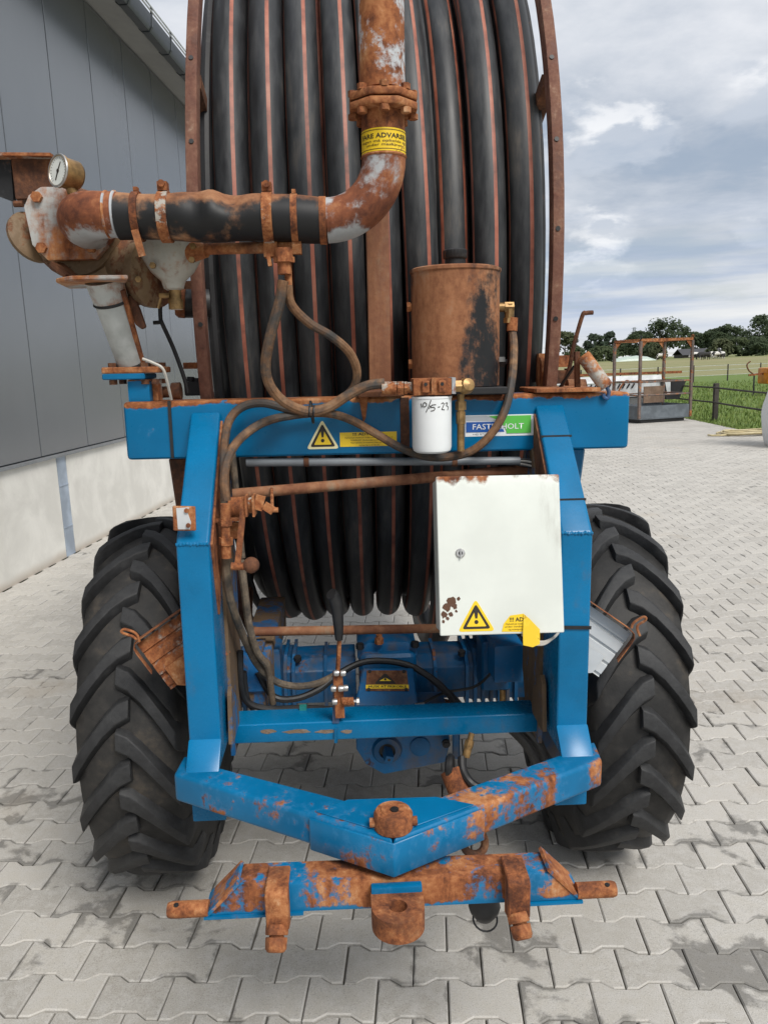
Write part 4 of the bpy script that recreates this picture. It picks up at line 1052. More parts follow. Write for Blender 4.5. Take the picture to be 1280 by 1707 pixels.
# ---- axle and gearbox
for sx in (-1, 1):
    mb = MB(); xs = [sx*.10, sx*.30, sx*.56]; s2 = lambda w_, h_: None
    pr = lambda x, h, d: [Vector((x, 2.78-d, .72-h)), Vector((x, 2.78-d, .72+h*.55)), Vector((x, 2.78-d*.45, .72+h)), Vector((x, 2.78+d, .72+h)), Vector((x, 2.78+d, .72-h))]
    mb.quadgrid([pr(sx*.09, .080, .09), pr(sx*.31, .078, .09), pr(sx*.33, .085, .095), pr(sx*.56, .085, .095)])
    ax = part('axle_housing', mb.bevel(.006, 2), m_bluegear)
    for k in range(7): 
        x = sx*(.315+.030*k)
        mb = MB(); mb.quadgrid([pr(x-.006, .098, .112), pr(x+.006, .098, .112)]); part('cooling_fin', mb, m_bluegear, ax)
    mb = MB(); mb.quadgrid([pr(sx*.20-.006, .088, .100), pr(sx*.20+.006, .088, .100)]); part('axle_web', mb, m_bluegear, ax)
    part('axle_bolt', MB().hexbolt((sx*.30, 2.71, .80), (0, -.3, 1), .014, .018), m_blacksteel, ax)
    part('swivel_shaft', MB().cyl((sx*.57, 2.85, .654), (sx*.68, 2.85, .654), .07, None, 20), m_bluegear)
    part('valve_block', MB().bb((sx*.43-.035, 2.60, .80), (sx*.43+.035, 2.70, .87)).bevel(.006, 2).cyl((sx*.43, 2.64, .87), (sx*.43, 2.64, .89), .018), m_black)
    part('valve_stem', MB().cyl((sx*.43, 2.60, .64), (sx*.43, 2.60, .80), .011, None, 10), m_brass)
gx = P(645, 1100, 2.75).x
gb = part('gearbox', MB().bb((gx-.105, 2.66, .58), (gx+.105, 2.92, .83)).bevel(.03, 3), m_bluegear)
a = P(645, 1085, 2.75)
part('gearbox_lid', MB().prism([(gx-.11, .80), (gx+.11, .80), (gx+.11, .835), (gx+.07, .862), (gx-.07, .862), (gx-.11, .835)], FRX(2.70), -.20, 0).bevel(.008, 2), m_bluegear, gb)
for dx in (-.105, .105): part('lid_bolt', MB().hexbolt((gx+dx*.95, 2.69, .845), (0, 0, 1), .015, .02), m_blacksteel, gb)
part('breather', MB().hexbolt((gx-.03, 2.69, .862), (0, 0, 1), .016, .022).cyl((gx-.03, 2.69, .884), (gx-.03, 2.69, .896), .011), m_rust, gb)
# declutch cover with its warning
c0, c1, c2, c3 = P(604, 1112, 2.52), P(690, 1112, 2.52), P(697, 1178, 2.40), P(590, 1178, 2.40)
mb = MB(); n_ = (c1-c0).cross(c3-c0).normalized(); n_ = n_ if n_.y < 0 else -n_
mb.quadgrid([[c0, c1, c2, c3], [q-n_*.10 for q in (c0, c1, c2, c3)]])
cov = part('clutch_cover', mb.bevel(.012, 3), m_bluegear)
exv = (c1-c0).normalized(); eyv = n_.cross(exv)*(1 if n_.cross(exv).z > 0 else -1)
CF = ((c0+c1+c2+c3)/4, exv, eyv, n_)
part('cover_plate', MB().prism([(-.072, -.018), (.072, -.018), (.068, .060), (-.068, .060)], CF, .0005, .003), m_rustd, cov)
warning_triangle(CF, -.006, .008, .076, .043, cov, m_ink, m_yellow, .0032)
st = part('sticker_strip', MB().prism([(-.072, -.010), (.072, -.010), (.072, .0045), (-.072, .0045)], CF, .0032, .004), m_yellow, cov)
CF2 = (CF[0]+n_*.0042, CF[1], CF[2], CF[3])
textmesh('lettering', 'HUSK AT FRIKOBLE', CF2, -.062, -.0065, .008, m_ink, cov, .126, .0006, None, .02)
for dx, dy in ((-.062, -.014), (.062, -.014), (-.058, .055), (.058, .055)): part('cover_screw', MB().cyl(CF[0]+exv*dx+eyv*dy+n_*.003, CF[0]+exv*dx+eyv*dy+n_*.006, .006, None, 8), m_blacksteel, cov)
part('cover_lip', MB().bar(P(588, 1190, 2.36), P(700, 1188, 2.36), .03, .03, (0, 0, 1)), m_bluegear, cov)
part('pivot_end', MB().cyl(P(692, 1178, 2.38), P(708, 1177, 2.38), .012, None, 12), m_steel, cov)
# lower gear case with drive shaft
yc = 2.46
pts = [(593, 1225), (745, 1222), (750, 1240), (742, 1272), (700, 1280), (640, 1292), (610, 1275), (594, 1250)]
pp_ = [P(x, y, yc) for x, y in pts]
pp_[0].z += .10; pp_[1].z += .10
gc = part('gear_case', MB().prism([(q.x, q.z) for q in pp_], FRX(yc), -.12, 0).bevel(.01, 3), m_bluegear)
a = P(645, 1250, yc); part('bearing_ring', MB().lathe([(.028, 0), (.028, .012), (.045, .012), (.052, 0)], a-YN*.0, YN, 28, False), m_bluegear, gc)
part('bore', MB().cyl(a-YN*.001, a+YN*.002, .029, None, 24), m_black, gc)
b = a+YN*.035+Vector((.004, 0, -.008)); part('square_shaft', MB().bar(a, b+YN*.02, .026, .026, (.3, 0, 1)), m_bluegear, gc); part('shaft_hole', MB().cyl(b+YN*.0198, b+YN*.021, .005, None, 10), m_black, gc)
a2 = P(700, 1244, yc); part('side_cover', MB().lathe([(.034, 0), (.034, .006), (.031, .008), (.001, .008)], a2, YN, 28), m_bluegear, gc)
a3 = P(743, 1238, yc-.02); part('plug_bolt', MB().cyl(a3, a3+YN*.012, .014, None, 16).cyl(a3+YN*.012, a3+YN*.018, .008, None, 6), m_blacksteel, gc)
part('case_post', MB().cyl(P(760, 1262, 2.42), P(760, 1218, 2.42)+ZP*.06, .013, None, 14), m_bluegear, gc)
a = P(738, 1180, 2.62); part('knob_cover', MB().lathe([(.055, -.03), (.05, 0), (.035, .02), (.001, .03)], a, (0, 0, 1), 20), m_rustd)
# hydraulic ram and fittings under the rail
a, b = P(752, 1285, 2.15), P(776, 1345, 2.08); part('ram_cylinder', MB().cyl(a, b+(b-a)*.5, .034, None, 20), m_rust)
part('ram_clevis', MB().torus(a+Vector((-.004, 0, .015)), (1, -.3, 0), .026, .012, 18, 8), m_black)
a, b = P(786, 1222, 2.18), P(776, 1262, 2.16); m_ = MB().cyl(a, a+(b-a)*.3, .009).cyl(a+(b-a)*.3, a+(b-a)*.6, .014, None, 6).cyl(a+(b-a)*.6, b, .012); part('hydraulic_fitting', m_, m_brass)
part('hydraulic_hose', MB().tube([P(770, 1262, 2.16), P(772, 1285, 2.13), P(785, 1305, 2.10), P(805, 1315, 2.10), P(850, 1322, 2.2)], .013), m_black)

# ---- mudguard trays between posts and tyres
for sx in (-1, 1):
    if sx < 0: A_, B_, C_ = P(218, 1073, 2.16), P(292, 1021, 2.20), P(284, 1156, 2.16)
    else: A_, B_, C_ = P(1061, 1055, 2.16), P(990, 1006, 2.20), P(1002, 1137, 2.16)
    eu = (B_-A_).normalized(); ev = (C_-A_); ev = (ev-eu*ev.dot(eu)).normalized(); en = eu.cross(ev); en = en if en.y < 0 else -en
    lv = (C_-A_).dot(ev); lu = .21
    F = (A_, eu, ev, en); mt = m_galvrr if sx < 0 else m_galvw
    # ribbed bottom, turned-up rim
    mb = MB(); prof = []
    nr = 4
    for k in range(nr):
        v0 = .012+(lv-.02)*k/nr; v1 = .012+(lv-.02)*(k+1)/nr; prof += [(v0, 0), (v0+(v1-v0)*.72, .0), (v0+(v1-v0)*.80, -.007), (v0+(v1-v0)*.92, -.007)]
    prof.append((lv-.008, 0)); full = prof+[(v, w-.0025) for v, w in reversed(prof)]
    mb.quadgrid([[A_+eu*u+ev*v+en*w for v, w in full] for u in (.012, lu)]); tray = part('mudguard_tray', mb, mt, flat=True)
    mb = MB(); rim = [(lu, 0), (.03, 0), (.010, .004), (.002, .014), (0, .03), (.0, lv*.55)]
    rings = []
    for (u, v) in rim: rings.append([A_+eu*u+ev*v+en*w for w in (-.004, .036)])
    rings2 = [[p+(A_+eu*.09+ev*.06-p).normalized()*.003 for p in r] for r in rings]
    mb.quadgrid([r+[q[1], q[0]] for r, q in zip(rings, rings2)]); part('tray_rim', mb, m_rust, tray, flat=False)
    mb = MB().prism([(.035, lv*.62), (lu, lv*.62), (lu, lv*1.02), (.07, lv*1.12), (.035, lv*.95)], F, .004, .008); part('flap_plate', mb, m_rust if sx < 0 else m_galvw, tray)
    hk = [(228, 1066), (222, 1061), (207, 1056), (203, 1052), (208, 1049), (222, 1053), (230, 1060), (233, 1070)] if sx < 0 else [(1052, 1047), (1056, 1038), (1070, 1029), (1076, 1030), (1074, 1035), (1063, 1042), (1062, 1050), (1066, 1060)]
    q = [P(x, y, 2.135) for x, y in hk]
    mb = MB().tube(q, .0040, 6, 4); part('rim_hook', mb, m_rust, tray)

# ---- left post bits
a, b = P(289, 885, 2.02), P(325, 843, 2.02)
br = part('elbow_bracket', MB().prism([(a.x, a.z), (b.x-.002, a.z-.002), (b.x, b.z-.003), (a.x+.002, b.z)], FRX(2.031), .0, .010).bevel(.002, 1), m_rust)
part('bracket_face', MB().prism([(a.x+.013, a.z+.004), (b.x-.016, a.z+.003), (b.x-.012, a.z+.022), (b.x-.020, b.z-.016), (b.x-.014, b.z-.004), (a.x+.012, b.z-.005)], FRX(2.0209), .0, .002), m_galvw, br)
for px, py in ((312, 878), (309, 853)): q = P(px, py, 2.0); part('bracket_stud', MB().cyl(Vector((q.x, 2.019, q.z)), Vector((q.x, 2.014, q.z)), .006, None, 10), m_rust, br)
# cable ties
def tie(p0, p1, y, r=.004):
    part('cable_tie', MB().bar(Vector((p0.x, y, p0.z)), Vector((p1.x, y, p1.z)), .004, .009, (0, 0, 1)), m_black)
tie(P(282, 668, 2.346), P(288, 764, 2.346), 2.347)
zt = P(965, 1045, 2.026).z; part('cable_tie', MB().bar((.468, 2.0275, zt), (.559, 2.0275, zt-.004), .004, .009, (0, 0, 1)), m_black)
for y0, Yb in ((752, 2.26), (852, 2.105)):
    a, b = P(915 if y0 < 800 else 933, y0, Yb), P(966 if y0 < 800 else 988, y0+1, Yb); zz = 1.398+(Yb-2.03)/.315*.33
    part('cable_tie', MB().bar((.4685, Yb+.001, zz), (.5585, Yb+.001, zz), .006, .006, (0, 0, 1)), m_black)

# ---- conduit, rods
part('conduit', MB().cyl(P(411, 771, 2.37), P(866, 768, 2.37), .0125, None, 14), m_conduit)
for px in (511, 757): a = P(px, 770, 2.37); part('conduit_clip', MB().cyl(a-XP*.008, a+XP*.008, .0145, None, 14), m_rustd)
for k in range(5):
    part('cable', MB().tube([P(860, 766+2*k, 2.37), P(880, 766+3*k, 2.36), P(895, 772+3*k, 2.34), P(906, 782+5*k, 2.33+.02*k)], .0035, 6), m_wire if k % 2 else m_black)
part('rusty_rod', MB().cyl(P(388, 824, 2.30), P(905, 780, 2.42), .0165, None, 16), m_column)
part('rusty_rod', MB().cyl(P(424, 1053, 2.52), P(760, 1047, 2.52), .0155, None, 16), m_column)
part('rod_plate', MB().bb((P(418, 1050, 2.5).x-.012, 2.46, .72), (P(440, 1050, 2.5).x, 2.54, .95)), m_inner)

# ---- control cabinet
q0, q1, q2, q3 = P(733, 1060, 1.94), P(942, 1055, 1.94), P(930, 790, 2.035), P(727, 795, 2.035)
bx = ((q1-q0)+(q2-q3)).normalized(); by = ((q3-q0)+(q2-q1)); by = (by-bx*by.dot(bx)).normalized(); bn = bx.cross(by); bn = bn if bn.y < 0 else -bn
bo = (q0+q1+q2+q3)/4; bw_, bh_ = ((q1-q0).length+(q2-q3).length)/2, ((q3-q0).length+(q2-q1).length)/2
BF = (bo, bx, by, bn)
def bpx(px, py):   # point on the door face as (u, v)
    d = ray(px, py); g0 = glob(bo); gn = glob(bo+bn)-g0; t = (g0-CAM_POS).dot(gn)/d.dot(gn); p = loc(CAM_POS+d*t)-bo; return p.dot(bx), p.dot(by)
w2, h2 = bw_/2, bh_/2
cab = part('control_cabinet', MB().prism([(-w2+.006, -h2+.006), (w2-.006, -h2+.006), (w2-.006, h2-.004), (-w2+.006, h2-.004)], BF, -.15, -.022).bevel(.004, 2), m_white)
door = part('cabinet_door', MB().prism([(-w2, -h2), (w2, -h2), (w2, h2), (-w2, h2)], BF, -.019, 0).bevel(.0045, 3), m_whited, cab)
part('door_seal', MB().prism([(-w2+.009, -h2+.009), (w2-.009, -h2+.009), (w2-.009, h2-.009), (-w2+.009, h2-.009)], BF, -.0215, -.0195), m_rustd, cab)
u, v = bpx(767, 922); part('door_lock', MB().lathe([(.0125, .0), (.0125, .003), (.010, .005), (.001, .005)], bo+bx*u+by*v, bn, 24), m_steel, cab)
part('lock_slot', MB().cyl(bo+bx*u+by*v+bn*.005, bo+bx*u+by*v+bn*.0062, .0055, None, 16), m_black, cab); part('lock_key', MB().prism([(u-.0015, v-.013), (u+.0015, v-.013), (u+.002, v+.012), (u-.002, v+.012)], BF, .0055, .009), m_steel, cab)
rg = random.Random(5)
mb = MB()
for (cx_, cy_, r_) in ((752, 1003, .012), (745, 1013, .011), (757, 1010, .008), (740, 1025, .009), (751, 1024, .006), (764, 998, .005), (739, 1036, .004), (746, 1031, .005), (760, 1019, .004)):
    u, v = bpx(cx_, cy_); ph = rg.random(); k0 = rg.uniform(.0003, .0011)
    mb.prism([(u+r_*math.cos(q*.5236+ph)*rg.uniform(.65, 1.25), v+r_*math.sin(q*.5236+ph)*rg.uniform(.65, 1.25)) for q in range(12)], BF, 0, k0)
part('rust_scab', mb, weathered('brown rust scab', (.10, .05, .03), .5, 30, 0, .85, rust=[(.3, (.045, .022, .014)), (.5, (.10, .05, .03)), (.65, (.15, .075, .045)), (.8, (.22, .13, .08))]), cab, flat=True)
u0, v0 = bpx(763, 1054); u1, v1 = bpx(825, 1052); u2, v2 = bpx(793, 999)
warning_triangle(BF, (u0+u1)/2, v0+.001, u1-u0, v2-v0, cab, m_yellow, m_yellow)
# torn sticker curling off the door
s0, s1, s2, s3 = bpx(836, 1053), bpx(873, 1053), bpx(872, 1023), bpx(850, 1026)
sk = part('torn_sticker', MB().prism([s0, s1, s2, s3, bpx(839, 1040)], BF, .0004, .0012), m_yellowr, cab, label='torn yellow warning sticker with its corner curling down')
BFt = (bo+bn*.0013, bx, by, bn); a, b = bpx(849, 1036), bpx(872, 1036); textmesh('lettering', '!!! AD', BFt, a[0], a[1], .0105, m_ink, sk, b[0]-a[0], .0006, None, .02)
for k, (x0, y0, x1, tx) in enumerate(((842, 1041.5, 871, 'Ophold på mask'), (841, 1046.0, 872, 'under vanding'), (847, 1050.5, 871, 'og transport'))):
    a, b = bpx(x0, y0), bpx(x1, y0); textmesh('lettering', tx, BFt, a[0], a[1], .0042, m_inkbrown, sk, b[0]-a[0], .0006)
tl = [bpx(872, 1023), bpx(880, 1030), bpx(897, 1048), bpx(896, 1072), bpx(884, 1077), bpx(869, 1074), bpx(870, 1056)]
mb = MB(); cen = bpx(881, 1055)
hh = [.003, .010, .016, .022, .024, .020, .008]
top = [bo+bx*a+by*b+bn*h for (a, b), h in zip(tl, hh)]; mb.quadgrid([[p-bn*.0008 for p in top], top]); part('sticker_curl', mb, m_yellowr, sk)
for k in range(3):
    part('cable', MB().tube([P(870+8*k, 1058, 1.98), P(885, 1066+3*k, 1.95), P(905, 1070+2*k, 1.95), P(922, 1063, 1.98), P(930, 1055, 2.02)], .0035, 6), m_wire)

# ---- beam stickers
BM = FRX(2.35)
def B2(px, py): p = P(px, py, 2.35); return p.x, p.z
a, b, c = B2(511, 749), B2(566, 748), B2(538, 699)
warning_triangle(BM, (a[0]+b[0])/2, a[1], b[0]-a[0], c[1]-a[1], mach)
a, b = B2(567, 745), B2(661, 719)
st = part('advisory_sticker', MB().prism([(a[0], a[1]), (b[0], a[1]), (b[0], b[1]), (a[0], b[1])], BM, 0, .0008), m_yellow, label='yellow printed warning sticker')
SF = (Vector((0, 2.3492, 0)), XP, ZP, YN)
x, z = B2(588, 726); textmesh('lettering', '!!! ADVARSEL', SF, x, z, .0078, m_ink, st, B2(640, 726)[0]-x, .0005, None, .025)
for x0, x1, y, tx in ((575, 655, 731, 'Ophold på maskinen under vanding og transport er'), (585, 645, 735.2, 'FORBUDT (forbundet med livsfare).'), (585, 648, 739.3, 'Nærværelse af maskinen kan være farlig'), (598, 633, 743.2, 'og kan føre til skade.')):
    x, z = B2(x0, y); textmesh('lettering', tx, SF, x, z, .0042, m_inkbrown, st, B2(x1, y)[0]-x, .0005)
# maker's plate
a, b = B2(775, 728), B2(893, 690); W_, H_ = b[0]-a[0], b[1]-a[1]
lg = part('maker_sticker', MB().prism([a, (b[0], a[1]), b, (a[0], b[1])], BM, 0, .0008), m_logow, label="white, blue and green maker's sticker")
def L2(u, v): return (a[0]+W_*u, a[1]+H_*v)
part('print_grey', MB().prism([L2(.01, .74), L2(.45, .70), L2(.40, .80), L2(.33, .92), L2(.30, .97), L2(.01, .96)], BM, .0009, .0014), plain('silver print', (.50, .53, .57), .4, 0, .02, 20, 0), lg, flat=True)
part('print_blue', MB().prism([L2(.012, .20), L2(.555, .20), L2(.53, .38), L2(.49, .52), L2(.43, .65), L2(.42, .68), L2(.012, .68)], BM, .0015, .002), m_logob, lg, flat=True)
part('print_green', MB().prism([L2(.585, .12), L2(.93, .12), L2(.93, .95), L2(.33, .95), L2(.42, .82), L2(.50, .65), L2(.55, .45), L2(.58, .25)], BM, .0021, .0026), m_logog, lg, flat=True)
LF = (Vector((0, 2.3474, 0)), XP, ZP, YN)
x, z = L2(.105, .33); textmesh('lettering', 'FASTERHOLT', LF, x, z, H_*.26, m_logow, lg, W_*.72, .0008, None, .005)
LF2 = (Vector((0, 2.3491, 0)), XP, ZP, YN); x, z = L2(.105, .055); textmesh('lettering', '+45 9718 8066'[:8], LF2, x, z, H_*.09, m_conduit, lg, W_*.21, .0006)
x, z = L2(.945, .86); textmesh('lettering', 'TM', LF2, x, z, H_*.05, m_conduit, lg, W_*.03, .0006)

# ---- oil tank
tcx, ty = P(758.5, 560, 2.43).x, 2.43; tr_ = .1335
tk = part('oil_tank', MB().lathe([(.001, 1.786), (tr_, 1.786), (tr_, 2.118), (tr_+.004, 2.122), (tr_+.004, 2.130), (tr_-.004, 2.134), (.001, 2.140)], (tcx, ty, 0), ZP, 56), m_tank)
part('tank_foot', MB().bb((tcx-.03, ty-.14, 1.7625), (tcx+.135, ty+.07, 1.784)).bevel(.003, 1), m_blacksteel, tk)
kn = MB(); n = 48
rr = lambda r, z: [Vector((tcx+r*(1+(.035 if i % 2 else 0))*math.cos(6.28318*i/n), ty+r*(1+(.035 if i % 2 else 0))*math.sin(6.28318*i/n), z)) for i in range(n)]
kn.quadgrid([rr(.033, 2.163), rr(.035, 2.166), rr(.035, 2.186), rr(.031, 2.190)]); kn.cyl((tcx, ty, 2.135), (tcx, ty, 2.163), .029, None, 24)
part('filler_cap', kn, m_blacksteel, tk)
for px, py, d in ((681, 512, -1), (684, 607, -1)):
    p = P(px, py, 2.43); part('tank_boss', MB().cyl((tcx-tr_+.004, ty, p.z), (p.x-.006, ty, p.z), .013, None, 14).cyl((p.x-.006, ty, p.z), (p.x+.004, ty, p.z), .016, None, 6), m_rust, tk)
p = P(836, 603, 2.43); part('drain_plug', MB().cyl((tcx+tr_-.004, ty, p.z), (p.x+.008, ty, p.z), .017, None, 6).cyl((p.x+.008, ty, p.z), (p.x+.016, ty, p.z), .008), m_black, tk)
p = P(850, 512, 2.40); part('tank_elbow', MB().cyl((tcx+tr_-.006, ty, p.z+.002), (p.x-.012, ty, p.z+.002), .014, None, 14).cyl((p.x-.012, ty, p.z+.002), (p.x+.016, ty, p.z+.002), .017, None, 6).cyl((p.x+.004, ty, p.z+.012), (p.x+.004, ty, p.z-.03), .015, None, 10).cyl((p.x+.004, ty, p.z-.03), (p.x+.004, ty, p.z-.045), .018, None, 6), m_brass, tk)
part('tank_outlet', MB().cyl((tcx-.005, ty-.15, 1.765), (tcx-.005, ty-.15, 1.60), .011, None, 12).cyl((tcx-.005, ty-.15, 1.72), (tcx-.005, ty-.15, 1.745), .016, None, 6).cyl((tcx-.005, ty-.15, 1.715), (tcx-.005, ty-.15, 1.68), .014, None, 10), m_brass, tk)

# ---- oil filter
fx, fy = P(719.5, 700, 2.24).x, 2.24; fr_ = .0565
z0, z1 = P(719, 757, 2.19).z, P(719, 661, 2.19).z
fl = part('oil_filter', MB().lathe([(.001, z0), (fr_-.012, z0), (fr_-.003, z0+.006), (fr_, z0+.016), (fr_, z1-.008), (fr_+.0015, z1-.006), (fr_+.0015, z1-.001), (fr_-.01, z1), (.001, z1)], (fx, fy, 0), ZP, 48), m_filter, label='white spin-on oil filter with a handwritten date')
hd = part('filter_head', MB().bb((fx-.056, fy-.046, z1+.003), (fx+.052, fy+.05, z1+.050)).bevel(.005, 2), m_rust)
for dx in (-.022, .024): part('head_boss', MB().bb((fx+dx-.011, fy-.055, z1+.010), (fx+dx+.011, fy-.0465, z1+.044)).bevel(.003, 1), m_rust, hd); part('head_hole', MB().cyl((fx+dx, fy-.0552, z1+.034), (fx+dx, fy-.0562, z1+.034), .005, None, 10), m_black, hd)
part('head_rib', MB().bb((fx-.006, fy-.056, z1+.006), (fx+.007, fy-.0465, z1+.052)), m_rust, hd)
part('head_end', MB().bb((fx+.0525, fy-.045, z1+.006), (fx+.063, fy+.04, z1+.051)), m_galv, hd)
part('outlet_fitting', MB().cyl((fx+.064, fy, z1+.026), (fx+.085, fy, z1+.026), .018, None, 6).lathe([(.001, -.024), (.020, -.018), (.024, 0), (.018, .016), (.001, .022)], (fx+.10, fy, z1+.026), (.3, -.9, .3), 16), m_brass, hd)
m_ = MB(); xz = z1+.024
m_.cyl((fx-.057, fy, xz), (fx-.070, fy, xz), .016, None, 12).cyl((fx-.070, fy, xz), (fx-.078, fy, xz), .020, None, 6).cyl((fx-.080, fy, xz), (fx-.098, fy, xz), .021, None, 6).cyl((fx-.100, fy, xz), (fx-.142, fy, xz+.001), .0185, None, 16); part('inlet_fitting', m_, m_clamp, hd)
def fw_(px, py, off=.0003):   # point of the filter skin seen at a pixel
    p = P(px, py, 2.19); dx = max(-.99, min(.99, (p.x-fx)/fr_)); return Vector((fx+(fr_+off)*dx, fy-(fr_+off)*math.sqrt(1-dx*dx), p.z))
Z5 = lambda x, y: (670+x/5.565, 610+y/5.565)
strokes = [[(178, 350), (182, 368), (186, 386)], [(222, 345), (208, 340), (197, 352), (196, 372), (207, 380), (222, 372), (227, 356), (222, 345)], [(267, 316), (250, 362), (222, 430)], [(312, 358), (274, 362)], [(276, 362), (264, 385), (290, 382), (302, 395), (292, 412), (264, 418)], [(262, 366), (248, 398)], [(330, 382), (350, 378)], [(362, 352), (378, 342), (388, 352), (380, 376), (366, 404)], [(366, 404), (394, 408)], [(402, 352), (414, 342), (424, 350), (412, 368), (428, 378), (430, 398), (424, 412)]]
mb = MB()
for s_ in strokes: mb.tube([fw_(*Z5(x, y)) for x, y in s_], .0013, 5, 3)
part('handwriting', mb, m_ink, fl)

# ---- hydraulic hoses
def hose(pts, r, mat=m_hose, nm='hydraulic_hose'): return part(nm, MB().tube([P(x, y, Y) for x, y, Y in pts], r, 10, 7), mat)
hose([(472, 468, 2.15), (466, 505, 2.15), (452, 555, 2.16), (443, 605, 2.18), (449, 640, 2.20), (470, 667, 2.22), (500, 683, 2.235), (524, 686, 2.24), (550, 678, 2.24), (580, 659, 2.24), (612, 643, 2.24), (641, 639, 2.24)], .0145)
hose([(480, 476, 2.16), (486, 508, 2.17), (515, 538, 2.19), (553, 561, 2.21), (582, 587, 2.24), (595, 618, 2.27), (590, 645, 2.29), (570, 665, 2.30), (540, 680, 2.30), (490, 683, 2.30), (440, 672, 2.30), (405, 678, 2.29), (383, 700, 2.27), (375, 735, 2.23), (374, 775, 2.18), (376, 830, 2.14)], .0125)
hose([(378, 835, 2.13), (374, 800, 2.14), (380, 765, 2.17), (400, 732, 2.22), (440, 704, 2.28), (490, 692, 2.31), (545, 689, 2.315), (585, 700, 2.315), (625, 722, 2.315), (665, 745, 2.315), (705, 760, 2.315), (745, 762, 2.31), (785, 752, 2.30), (818, 724, 2.30), (842, 682, 2.32), (853, 630, 2.36), (856, 580, 2.40), (853, 548, 2.43)], .0125)
part('hose_end', MB().cyl(P(853, 552, 2.425), P(854, 530, 2.428), .0165, None, 14), m_rust)
part('cable_tie', MB().torus(P(520, 687, 2.262), (1, 0, .1), .030, .004, 20, 6), m_black)
for dx in (0, 7): part('cable_tie', MB().torus(P(516+dx, 686, 2.24), (1, 0, -.1), .0155, .0028, 16, 5), m_black)
part('thin_cord', MB().tube([P(238, 598, 2.30), P(256, 605, 2.30), P(272, 615, 2.30), P(280, 640, 2.32), P(286, 666, 2.345)], .0045, 6), m_wire)
hose([(376, 925, 2.12), (380, 980, 2.14), (394, 1030, 2.20), (410, 1070, 2.30), (430, 1108, 2.38), (460, 1136, 2.42), (495, 1144, 2.44), (530, 1139, 2.46), (560, 1125, 2.5)], .012, m_hosed)
hose([(402, 935, 2.20), (408, 985, 2.22), (415, 1040, 2.26), (428, 1085, 2.32), (446, 1112, 2.38), (452, 1150, 2.42), (455, 1172, 2.44)], .0115, m_hosed)
hose([(372, 775, 2.24), (370, 850, 2.22), (368, 930, 2.22), (380, 1000, 2.24)], .012, m_hosed)
hose([(386, 740, 2.34), (392, 800, 2.34), (396, 850, 2.34), (404, 930, 2.34)], .010, m_hosed)
hose([(400, 1085, 2.35), (402, 1140, 2.35), (415, 1172, 2.36), (450, 1182, 2.37), (500, 1181, 2.37), (560, 1183, 2.36)], .0115, m_black)
hose([(406, 1120, 2.36), (412, 1165, 2.37), (430, 1188, 2.36), (445, 1195, 2.35)], .0105, m_black)
hose([(430, 1120, 2.44), (455, 1160, 2.44), (490, 1165, 2.44), (530, 1150, 2.46), (570, 1120, 2.5), (610, 1103, 2.54), (660, 1104, 2.56), (700, 1118, 2.55), (735, 1145, 2.5), (760, 1168, 2.44), (776, 1188, 2.38)], .0115, m_black)
hose([(690, 1112, 2.54), (725, 1135, 2.5), (750, 1160, 2.44), (764, 1185, 2.38)], .0115, m_black)
hose([(700, 1175, 2.42), (740, 1155, 2.5), (790, 1145, 2.52), (820, 1120, 2.55), (850, 1085, 2.56), (860, 1060, 2.55)], .005, m_black, 'cable')
hose([(852, 1215, 2.40), (876, 1240, 2.40), (892, 1270, 2.42), (900, 1310, 2.45)], .016, m_black); hose([(872, 1215, 2.44), (894, 1240, 2.44), (910, 1272, 2.46), (915, 1310, 2.48)], .016, m_black)

# ---- valve with ball lever on the left
p = lambda x, y, Y=2.10: P(x, y, Y)
v0 = part('ball_valve', MB().cyl(p(376, 840), p(376, 866), .0145, None, 14).cyl(p(376, 866), p(376, 876), .018, None, 6).cyl(p(376, 876), p(377, 898), .013, None, 12).cyl(p(377, 896), p(377, 908), .019, None, 6).cyl(p(377, 908), p(378, 930), .014, None, 14), m_rust)
part('pipe_stub', MB().cyl(p(383, 846, 2.2), p(406, 845, 2.2), .030, None, 20), m_rust)
part('lever_arm', MB().bar(p(408, 828, 2.09), p(396, 945, 2.07), .008, .016, (1, 0, 0)), m_rust, v0)
part('lever_hub', MB().cyl(p(386, 944, 2.07), p(408, 944, 2.07), .011, None, 12), m_rust, v0)
part('ball_knob', MB().lathe([(.0225*math.sin(math.pi*i/12), -.0225*math.cos(math.pi*i/12)) for i in range(13)], p(419, 942, 2.07), XP, 20), m_rustd, v0)
part('valve_clamp', MB().cyl(p(410, 842, 2.12), p(422, 842, 2.12), .022, None, 20), m_clamp, v0)
for x in (412, 424): part('clamp_plate', MB().box(p(x, 842, 2.10), (.006, .05, .056)), m_rust, v0)
part('link_fork', MB().bar(p(425, 836, 2.10), p(440, 840, 2.10), .012, .04, (0, 0, 1)).bar(p(440, 842, 2.10), p(456, 852, 2.10), .012, .022, (0, 0, 1)).cyl(p(455, 850, 2.08), p(464, 850, 2.08), .007, None, 8), m_rust, v0)
part('valve_bracket', MB().bar(p(352, 868, 2.12), p(402, 865, 2.12), .03, .006, (0, 0, 1)).box(p(394, 884, 2.14), (.03, .01, .045)), m_rust, v0)
part('drop_rod', MB().cyl(p(453, 815, 2.3), p(454, 852, 2.12), .005, None, 8), m_rust, v0)

